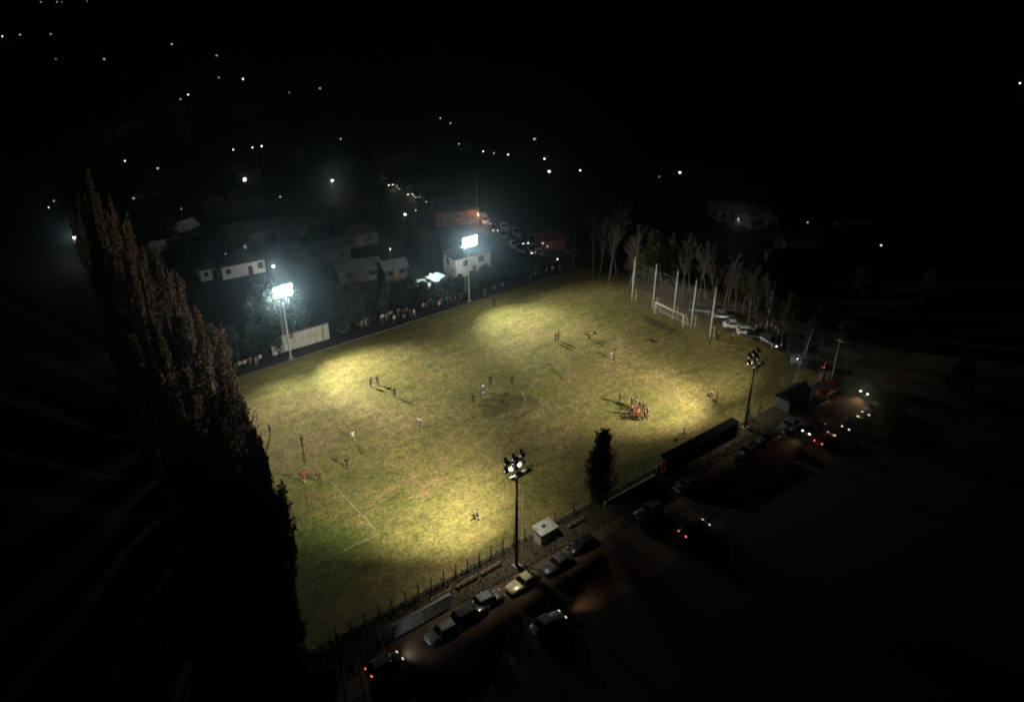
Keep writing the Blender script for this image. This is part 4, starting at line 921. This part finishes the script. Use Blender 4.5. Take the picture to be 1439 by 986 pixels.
t = thing('striped_hut', 'dark hut with striped sheet roof and grey gable by the fence corner', 'hut', (38.6, -30.6, 0), R(2))
MB().box((0,0,1.1), (5.6,2.6,2.2)).build('wall', DARK_PAINT, t)
rf = MB().add([(-3,-1.6,2.2),(3,-1.6,2.2),(3,1.6,2.2),(-3,1.6,2.2),(-3,0,3.3),(3,0,3.3)], [(0,1,5,4),(2,3,4,5),(0,3,2,1),(3,0,4),(1,2,5)]).build('roof', DARK_PAINT, t)
sb = MB()
for k in range(6): x = -2.6+k*1.04; sb.add([(x,-1.55,2.26),(x+.14,-1.55,2.26),(x+.14,-.02,3.32),(x,-.02,3.32)], [(0,1,2,3)]); sb.add([(x,1.55,2.26),(x,.02,3.32),(x+.14,.02,3.32),(x+.14,1.55,2.26)], [(0,1,2,3)])
sb.build('roof_strip', TIN, rf)
MB().add([(-2.84,-1.3,.1),(-2.84,1.3,.1),(-2.84,1.3,2.15),(-2.84,0,3.1),(-2.84,-1.3,2.15)], [(0,4,3,2,1)]).build('gable_wall', TIN, t)
t = thing('shelter', 'long low black team shelter with red panel on its rear beside the pitch', 'shelter', (16.9, -30.2, 0), R(.3))
MB().box((0,-.55,1.08), (15.6,.12,2.16)).build('rear_wall', DARK_PAINT, t)
for x in (-7.75, 7.75): MB().box((x,.02,1.06), (.12,1.0,2.1)).build('side_panel', DARK_PAINT, t)
MB().add([(-8,-.75,2.18),(8,-.75,2.18),(8,.72,2.34),(-8,.72,2.34),(-8,-.75,2.25),(8,-.75,2.25),(8,.72,2.41),(-8,.72,2.41)], [(0,3,2,1),(4,5,6,7),(0,1,5,4),(1,2,6,5),(2,3,7,6),(3,0,4,7)]).build('roof', DARK_PAINT, t)
MB().box((0,-.1,.45), (15.2,.4,.06)).build('bench', WOOD, t)
for x in (-5.2, -2.6, 0, 2.6, 5.2): MB().tube([(x,.55,0), (x,.55,2.3)], .05, 8).build('roof_post', DARK_POLE, t)
MB().box((-6.4,-.635,1.15), (2.5,.05,1.3)).build('red_panel', RED_PAINT, t)
MB().box((-7.83,.02,1.1), (.05,.96,1.9)).build('red_panel', RED_PAINT, t)
t = thing('roadside_wall', 'low whitewashed wall lit by headlights at the road edge', 'wall', (-33.0, -33.1, 0), R(.5))
WASHED = mat('whitewashed_block', (.42, .42, .41), .9, (.26, .26, .25), .7)
MB().box((0,0,.95), (7.6,.25,1.9)).build('wall', WASHED, t); MB().box((0,0,1.94), (7.7,.36,.09)).build('coping', CONCRETE, t)
for x in (-3.6, 0, 3.6): MB().box((x,-.17,.95), (.3,.12,1.9)).build('buttress', WASHED, t)
# near fence: posts, wires and low plinth
t = thing('boundary_fence', 'wire fence on dark posts along the road side of the pitch', 'fence', (0, -29.9, 0))
for k in range(30):
    x = -42+k*1.75 if k < 16 else -42+16*1.75+(k-16)*3.2
    MB().tube([(x,0,0), (x+random.uniform(-.06,.06),random.uniform(-.05,.05),2.3+random.uniform(-.1,.15))], [.085,.07], 7).build('fence_post', DARK_POLE, t)
b = MB()
for z in (.5, 1.0, 1.5, 2.05): b.tube([(-42,.02,z), (27,.02,z), (44,.02,z)], .012, 4, False)
b.build('wire', STEEL, t)
b = MB().tube([(-13.5,.02,1.12), (8,.02,1.12)], .04, 6); b.build('rail', STEEL, t)
t = thing('plinth_wall', 'low pale concrete wall under the fence between conifer and shelter', 'wall', (1.8, -30.9, 0), R(1))
MB().box((0,0,.4), (9.6,.2,.8)).build('wall', CONCRETE, t); MB().box((0,0,.83), (9.7,.3,.06)).build('coping', PALE_TIN, t)
for i, (x, lab) in enumerate([(-29.2, 'timber bench in the row nearest the roadside wall'), (-25.6, 'timber bench in the middle of the fence side row'), (-22.0, 'timber bench nearest the foot of the near floodlight'), (-8.3, 'timber bench between the white hut and dark conifer')]):
    t = thing('spectator_bench', lab, 'bench', (x, -31.3, 0), R(1.5), 'benches along the near fence')
    MB().box((0,.03,.46), (3.0,.46,.06)).build('seat', WOOD, t); MB().box((0,-.3,.86), (3.0,.05,.22)).build('backrest', WOOD, t)
    for s in (-1.2, 0, 1.2): MB().box((s,.03,.215), (.09,.42,.43)).box((s,-.265,.48), (.08,.2,.08)).box((s,-.34,.5), (.08,.06,.96)).build('leg', DARK_POLE, t)
def pole(name, u, v, vt, lab, m, r=.10, arm=0, lean=0.0, cat='pole'):
    x, y = at(u, v); h = on_x(u, vt, x)[1] if abs(u-719) > 30 else on_y(u, vt, y)[1]
    t = thing(name, lab, cat, (x, y, 0), 0); t.rotation_euler = (0, lean, 0)
    MB().tube([(0,0,0), (0,0,h)], [r, r*.65], 8).build('shaft', m, t, smooth=True)
    if arm: MB().box((0,0,h-.45), (.09,arm,.1)).build('crossarm', m, t)
    MB().ball((0,0,h), r*.8, 8, 5).build('cap', STEEL, t)
    return t
pole('lone_post', 1077, 463, 405, 'tall lone pale post rising above the onlookers', PALE_POLE, .13)
pole('utility_pole', 1168, 536, 470, 'grey utility pole beside the small white boundary blocks', PALE_POLE, .13, 1.4)
pole('hut_pole', 1116, 553, 500, 'pale pole standing behind the striped hut', PALE_POLE, .11)
pole('leaning_pole', 1131, 500, 459, 'thin leaning pole beyond the striped hut', PALE_POLE, .10, 0, R(9))
pole('radio_mast', 671, 303, 243, 'thin tall mast above the brick building', STEEL, .12)
pole('antenna_mast', 548, 234, 195, 'thin faint mast above the far lane', STEEL, .14)
pole('lane_pole', 806, 372, 305, 'thin pole between lane queue and bare trees', BARK_PALE, .14, 1.2)
for i, (u, v) in enumerate(((1154, 531), (1163, 532))):
    x, y = at(u, v); t = thing('boundary_block', f'small white boundary block at the parking mouth, {["nearer the striped hut","nearer the utility pole"][i]}', 'block', (x, y, 0), .3, 'white blocks at the parking mouth')
    MB().box((0,0,.55), (1.3,.5,1.1)).build('block', PLASTER_DIRTY, t); MB().box((0,0,1.13), (1.4,.6,.07)).build('cap', CONCRETE, t)
# white gazebo and lit van roof behind the hedge
gx, gy = at(614, 388, 2.4)
t = thing('canopy_tent', 'bluish white canopy tent lit up behind the far hedge', 'tent', (gx, gy, 0), R(10))
for sx in (-1, 1):
    for sy in (-1, 1): MB().tube([(sx*1.6,sy*1.6,0), (sx*1.6,sy*1.6,2.3)], .04, 6).build('leg', STEEL, t)
MB().add([(-1.8,-1.8,2.25),(1.8,-1.8,2.25),(1.8,1.8,2.25),(-1.8,1.8,2.25),(0,0,3.3)], [(0,1,4),(1,2,4),(2,3,4),(3,0,4)]).add([(-1.8,-1.8,2.0),(1.8,-1.8,2.0),(1.8,1.8,2.0),(-1.8,1.8,2.0),(-1.8,-1.8,2.25),(1.8,-1.8,2.25),(1.8,1.8,2.25),(-1.8,1.8,2.25)], [(0,1,5,4),(1,2,6,5),(2,3,7,6),(3,0,4,7)]).build('canopy', mat('white_canopy_cloth', (.62,.78,.76), .8), t)
vx, vy = at(591, 394, 2)
car('van', 'white', vx, vy, R(-20), 'white van with its roof brightly lit beside the canopy tent', None, name='parked_van')

# scattered houses of the town: u, v, width, depth, height, turn, roof, wall, label
town = [(258, 333, 6, 5, 2.6, 20, 'gable', 'faint pale roofed house, upper of two beyond the poplar tops'), (232, 360, 6.5, 5, 2.6, 15, 'gable', 'faint pale roofed house, lower of two beyond the poplar tops'), (262, 362, 4, 4, 2.4, 0, 'shed', 'small dim shed beside the lower pale roofed house'),
        (365, 336, 14, 5, 2.6, -5, 'shed', 'long low shed with pale roof edge above the white house'), (415, 328, 12, 6, 2.8, -4, 'gable', 'long bluish roofed building above the blazing lamp'), (505, 388, 9, 6, 2.8, -20, 'hip', 'pale edged hip roof house behind the middle of the hedge'), (553, 388, 5, 4, 2.6, -10, 'gable', 'small pale gabled house behind the middle of the hedge'),
        (345, 255, 7, 6, 3.2, 10, 'flat', 'house with one bright lit doorway beyond the white house'), (556, 234, 12, 8, 4.5, -10, 'gable', 'dim pale building under the thin mast on the far lane'), (590, 268, 9, 5, 2.8, -12, 'shed', 'dim long shed beside the far lane'), (640, 210, 8, 6, 3, 10, 'gable', 'faint house below the pair of dim far lamps'),
        (630, 178, 9, 7, 3, 0, 'hip', 'faint far house by the pair of dim lamps'), (168, 188, 16, 5, 3, 25, 'shed', 'long faint shed far off beyond the poplar tops'), (350, 160, 10, 6, 3, -15, 'gable', 'faint far house below the lone lamps'), (1020, 305, 8, 6, 3, -25, 'gable', 'pale lit house at the poplar end of the far row beyond the bare trees'),
        (1041, 311, 6, 5, 3, -25, 'gable', 'pale lit house second in the far row beyond the bare trees'), (1056, 318, 3.5, 4, 3, -20, 'flat', 'narrow pale house third in the far row beyond bare trees'), (1078, 315, 6, 5, 3, 30, 'gable', 'pale lit house last in the far row beyond bare trees'), (1130, 352, 13, 8, 4.2, -32, 'gable', 'dark gabled house alone beyond the parking area'),
        (1193, 333, 7, 5, 3, -30, 'gable', 'faint pale house past the dark gabled house'), (1098, 372, 6, 5, 2.8, -20, 'hip', 'dim little house between gabled house and lone post'), (1432, 120, 12, 8, 4, 0, 'flat', 'far house with two lit windows at the dark edge'), (240, 160, 10, 7, 3.4, 15, 'hip', 'reddish dim house beneath the bright lone lamp'), (75, 50, 14, 9, 4, 10, 'hip', 'far dim house among the lamps at the dark corner'),
        (200, 282, 7, 6, 3, 0, 'hip', 'dark house just above the highest poplar'), (500, 340, 9, 7, 3, -12, 'hip', 'dark roofed house behind the red glowing lamp'), (455, 365, 10, 7, 3, 8, 'gable', 'dark roofed house past the blazing lamp towards the hedge gap'), (845, 312, 8, 6, 3, -20, 'hip', 'dark house in the field behind the bare trees')]
TOWN_WALL = mat('brown_render_wall', (.075, .066, .056), .9, (.045, .04, .035), .8)
ROOFS = [DARK_ROOF, TILE]
for i, (u, v, w, d, h, rz, rk, lab) in enumerate(town):
    x, y = at(u, v); lit = 'pale' in lab
    house(x, y, w, d, h, R(rz), PLASTER_DIRTY if lit and i > 12 else TOWN_WALL, (PALE_TIN if i > 12 or i < 2 else TIN) if lit else ROOFS[i % 2], lab, roof=rk, rh=1.3, wins=(('f', -w*.27, 1.6, 1.0, 1.0), ('f', w*.27, 1.6, 1.0, 1.0)), door=('f', 0), group='houses of the town', lit=(0,) if i in (7,) else (0, 1) if i == 21 else ())
# bright doorway
for i, (u, v, w, h) in enumerate(((338, 254, .9, 2.6),)):
    x, y = at(u, v); t = thing('lit_doorway', 'tall bright lit doorway of a porch beyond the white house', 'doorway', (x, y-3.6, 0), R(10))
    fr = MB().box((-w/2-.06,0,h/2), (.1,.14,h)).box((w/2+.06,0,h/2), (.1,.14,h)).box((0,0,h+.06), (w+.24,.14,.1)).build('door_frame', PLASTER, t)
    MB().box((0,0,h/2), (w,.04,h)).build('door_light', mat('lit_doorway_glow', (1,1,1), .5, emit=5, ecol=(.95,1,1), sample=False), t)

# ------------------------------------------------------------------ lamps of the town
LM = {}
def lamp_mat(k, e, c): LM[k] = mat('lamp_glow_'+k, (1,1,1), .4, emit=e, ecol=c, sample=False)
for k, e, c in (('bright', 14, (.95,1,1)), ('white', 5, (1,.97,.92)), ('warm', 9, (1,.86,.62)), ('mid', 2.0, (1,.93,.82)), ('dim', .5, (.9,1,1)), ('red', 9, (1,.45,.35))): lamp_mat(k, e, c)
lamp_mat('mid2', 1.1, (1, .80, .55)); lamp_mat('dim2', .7, (1, .72, .45)); lamp_mat('white2', 3.0, (.85, .95, 1))
def street_lamp(u, v, k, size, lab, light=0, col=(1,.95,.85), h=5.5):
    x, y = at(u, v, h)
    t = thing('street_lamp', lab, 'street lamp', (x, y, 0), 0, 'lamps of the town')
    MB().tube([(0,0,0), (0,0,h-.3), (.0,-.25,h+.15)], [.08,.05,.04], 6).build('pole', HOUSING, t)
    MB().box((0,-.35,h+.30), (.36,.62,.12)).build('lamp_head', HOUSING, t)
    MB().ball((0,-.38,h), (size,size,size*.8), 8, 6).build('bulb', LM[k], t)
    if light:
        L = bpy.data.lights.new('street_lamp_light', 'POINT'); L.energy = light; L.color = col; L.shadow_soft_size = .2
        o = bpy.data.objects.new('street_lamp_light', L); COL.objects.link(o); o.parent = t; o.location = (0,-.5,h-size-.15)
lamps = [
 (466, 253, 'warm', .75, 'wide warm lamp shining between the white house and far lane', 260), (104, 333, 'bright', .85, 'bright white lamp with glow beside the highest poplar', 300), (770.5, 240.5, 'white', .62, 'white lamp, lower of the close pair beyond the far lane', 0), (764, 223, 'white', .50, 'white lamp, upper of the close pair beyond the far lane', 0),
 (814, 239, 'white', .66, 'bright white lamp alone right of the close pair', 0), (954, 242, 'warm', .45, 'warm lamp alone in the dark land behind the bare trees', 0), (678, 212.5, 'white', .42, 'first and brightest of three small lamps in a row above the mast', 0), (693, 215, 'mid', .5, 'middle of three small lamps in a row above the mast', 0), (713, 217, 'mid', .45, 'last of three small lamps in a row above the mast', 0),
 (327, 210, 'white', .45, 'first of three lamps in a row above the lit doorway', 0), (354, 207, 'white', .5, 'middle of three lamps in a row above the lit doorway', 0), (367, 205, 'white', .4, 'last of three lamps in a row above the lit doorway', 0), (264, 133, 'white', .62, 'bright lone lamp above the reddish dim house', 0), (253, 139, 'dim', .7, 'dim lamp next to the bright lone lamp', 0),
 (341, 111, 'white', .5, 'lone white lamp high above the three in a row', 0), (241, 62, 'mid', .8, 'lone lamp high above the reddish dim house', 0), (304, 78, 'dim', .9, 'dim flat lamp high above the lone white lamp', 0), (307, 109, 'dim', .7, 'dim lamp beside the lone white lamp', 0), (3, 51, 'white', .85, 'brightest lamp at the dark corner of the town', 0), (28, 49, 'mid', .8, 'smaller lamp next to the brightest corner lamp', 0),
 (71, 48, 'dim', 1.0, 'dim lamp at the corner house', 0), (57, 3, 'mid', .8, 'first lamp on the far top row of the town', 0), (80, 3, 'dim', 1.0, 'second lamp on the far top row of the town', 0), (87, 3, 'dim', .8, 'third lamp on the far top row of the town', 0), (122, 2, 'dim', 1.1, 'last lamp on the far top row of the town', 0), (146, 83, 'dim', .9, 'dim lamp in the gap below the far top row', 0), (78, 83, 'dim', .7, 'faint lamp under the corner house', 0),
 (175, 226, 'white', .42, 'small clear lamp high above the poplar tops', 0), (221, 236, 'dim', .6, 'faint lamp between small clear lamp and three in a row', 0), (68, 291, 'mid', .42, 'small lamp left of the highest poplar, lower of two', 0), (75, 282, 'dim', .55, 'faint lamp left of the highest poplar, upper of two', 0), (187, 278, 'dim', .45, 'faint lamp just right of the highest poplar top', 0), (254, 293, 'dim', .4, 'faint lamp above the two pale roofs', 0),
 (393, 276, 'dim', .6, 'faint lamp above the olive clump', 0), (478, 195, 'mid', .42, 'small lamp above the wide warm lamp', 0), (406, 130, 'dim', .7, 'faint lamp high between lone lamp and car lane', 0), (449, 124, 'dim', .9, 'faint row lamp high above the car lane', 0), (618, 166, 'mid', .42, 'small lamp, upper one by the faint far house', 0), (632, 173, 'dim', .9, 'dim lamp, lower one by the faint far house', 0),
 (644, 202, 'dim', .55, 'faint lamp by the faint house below the pair', 0), (750, 195, 'dim', .8, 'faint lamp above the close pair of white lamps', 0), (925, 248, 'dim', .5, 'faint lamp next to the warm lamp behind bare trees', 0), (1236, 344, 'mid', .35, 'small lamp past the dark gabled house', 0), (1133, 312, 'mid', .32, 'small lamp above the dark gabled house', 0), (1036, 307, 'mid', .36, 'small lamp among the pale far row houses', 70),
 (1432, 117, 'white', .6, 'lamp at the dark edge, at the house with two lit windows', 0), (383, 373, 'bright', .50, 'bright yard lamp at the corner of the hip roofed white house', 800), (547, 349, 'red', .28, 'red glowing lamp behind the hedge', 60), (568, 300.5, 'warm', .42, 'warm lamp left of the brick building', 90), (583, 295, 'mid', .4, 'pale lamp left of the brick building, the fainter one', 0),
 (688, 314, 'mid', .3, 'small lamp at the corner past the brick building', 0), (761, 341, 'dim', .45, 'faint lamp by the red shed wall', 0), (768, 345, 'mid', .3, 'small lamp at the foot of the red shed', 40), (316, 356, 'dim', .35, 'faint lamp over the white annexe', 0), (1118, 503, 'mid', .22, 'small lamp at the top of the hut pole', 60)]
for q, (u, v, k, s, lab, li) in enumerate(lamps): street_lamp(u, v, k+'2' if q % 3 == 1 and k in ('mid', 'dim', 'white') else k, s*(.46+.12*math.sin(q*4.1)), lab, li, h=4.2 if u in (383, 547, 768, 761, 1118) else 5.5)
# lamps that light the brick corner, the tent yard and the house yards
def wall_lamp(x, y, h, lab, power, col, k='mid'):
    t = thing('yard_lamp', lab, 'lamp', (x, y, 0), 0, 'yard lamps behind the hedge')
    MB().tube([(0,0,0), (0,0,h-.1)], .05, 6).build('pole', STEEL, t); MB().ball((0,0,h), .14, 8, 6).build('bulb', LM[k], t); MB().tube([(0,0,h+.13), (0,0,h+.26)], [.26,.05], 8).build('lamp_shade', HOUSING, t)
    L = bpy.data.lights.new('yard_lamp_light', 'POINT'); L.energy = power; L.color = col; L.shadow_soft_size = .15
    o = bpy.data.objects.new('yard_lamp_light', L); COL.objects.link(o); o.parent = t; o.location = (0,0,h-.3)
wall_lamp(bx+1.5, by-5.4, 3.4, 'warm yard lamp in front of the brick building', 520, (1,.55,.28), 'mid')
wall_lamp(gx-2.2, gy-1.0, 3.9, 'yard lamp between canopy tent and lit van', 420, (.75,1,.97))

# ------------------------------------------------------------------ night air
b = MB().box((300, 900, 40), (3400, 3300, 82)); hz = struct(b.build('haze', None or bpy.data.materials.new('night_haze')), 'stuff')
m = hz.data.materials[0]; m.use_nodes = True; nt = m.node_tree; nt.nodes.remove(nt.nodes['Principled BSDF'])
pv = nt.nodes.new('ShaderNodeVolumePrincipled'); pv.inputs['Color'].default_value = (.58, .84, 1, 1); pv.inputs['Density'].default_value = .00072; pv.inputs['Anisotropy'].default_value = .962
nt.links.new(pv.outputs[0], nt.nodes['Material Output'].inputs['Volume'])
try: m.cycles.homogeneous_volume = True; m.cycles.volume_sampling = 'MULTIPLE_IMPORTANCE'
except Exception: pass

# ------------------------------------------------------------------ sky, moon, camera
w = bpy.data.worlds.new('World'); SC.world = w; w.use_nodes = True; nt = w.node_tree
sky = nt.nodes.new('ShaderNodeTexSky'); sky.sky_type = 'NISHITA'; sky.sun_disc = False; sky.sun_elevation = R(28); sky.sun_rotation = R(120)
nt.links.new(sky.outputs[0], nt.nodes['Background'].inputs['Color']); nt.nodes['Background'].inputs['Strength'].default_value = .00010
L = bpy.data.lights.new('moonlight', 'SUN'); L.energy = .002; L.angle = R(.5); L.color = (.8, .88, 1)
o = bpy.data.objects.new('moonlight', L); COL.objects.link(o); o.rotation_euler = (R(62), 0, R(-120))
cd = bpy.data.cameras.new('camera'); cam = bpy.data.objects.new('camera', cd); COL.objects.link(cam); SC.camera = cam
cd.sensor_fit = 'HORIZONTAL'; cd.sensor_width = 36; cd.lens = FOC/1439*36; cd.clip_start = 1; cd.clip_end = 6000
cam.location = (CAMX, CAMY, CAM_H); cam.rotation_euler = (R(90)-PITCH, 0, -YAW)
SC.render.engine = 'CYCLES'
SC.cycles.use_denoising = True
SC.cycles.max_bounces = 4; SC.cycles.diffuse_bounces = 2; SC.cycles.glossy_bounces = 2; SC.cycles.transparent_max_bounces = 8; SC.cycles.volume_bounces = 0
SC.cycles.sample_clamp_indirect = 2.0; SC.cycles.sample_clamp_direct = 0
SC.cycles.use_light_tree = True
SC.cycles.filter_width = 1.9
vs = SC.view_settings; vs.view_transform = 'Standard'; vs.look = 'None'; vs.exposure = 0.0; vs.gamma = 1.0; vs.use_curve_mapping = False
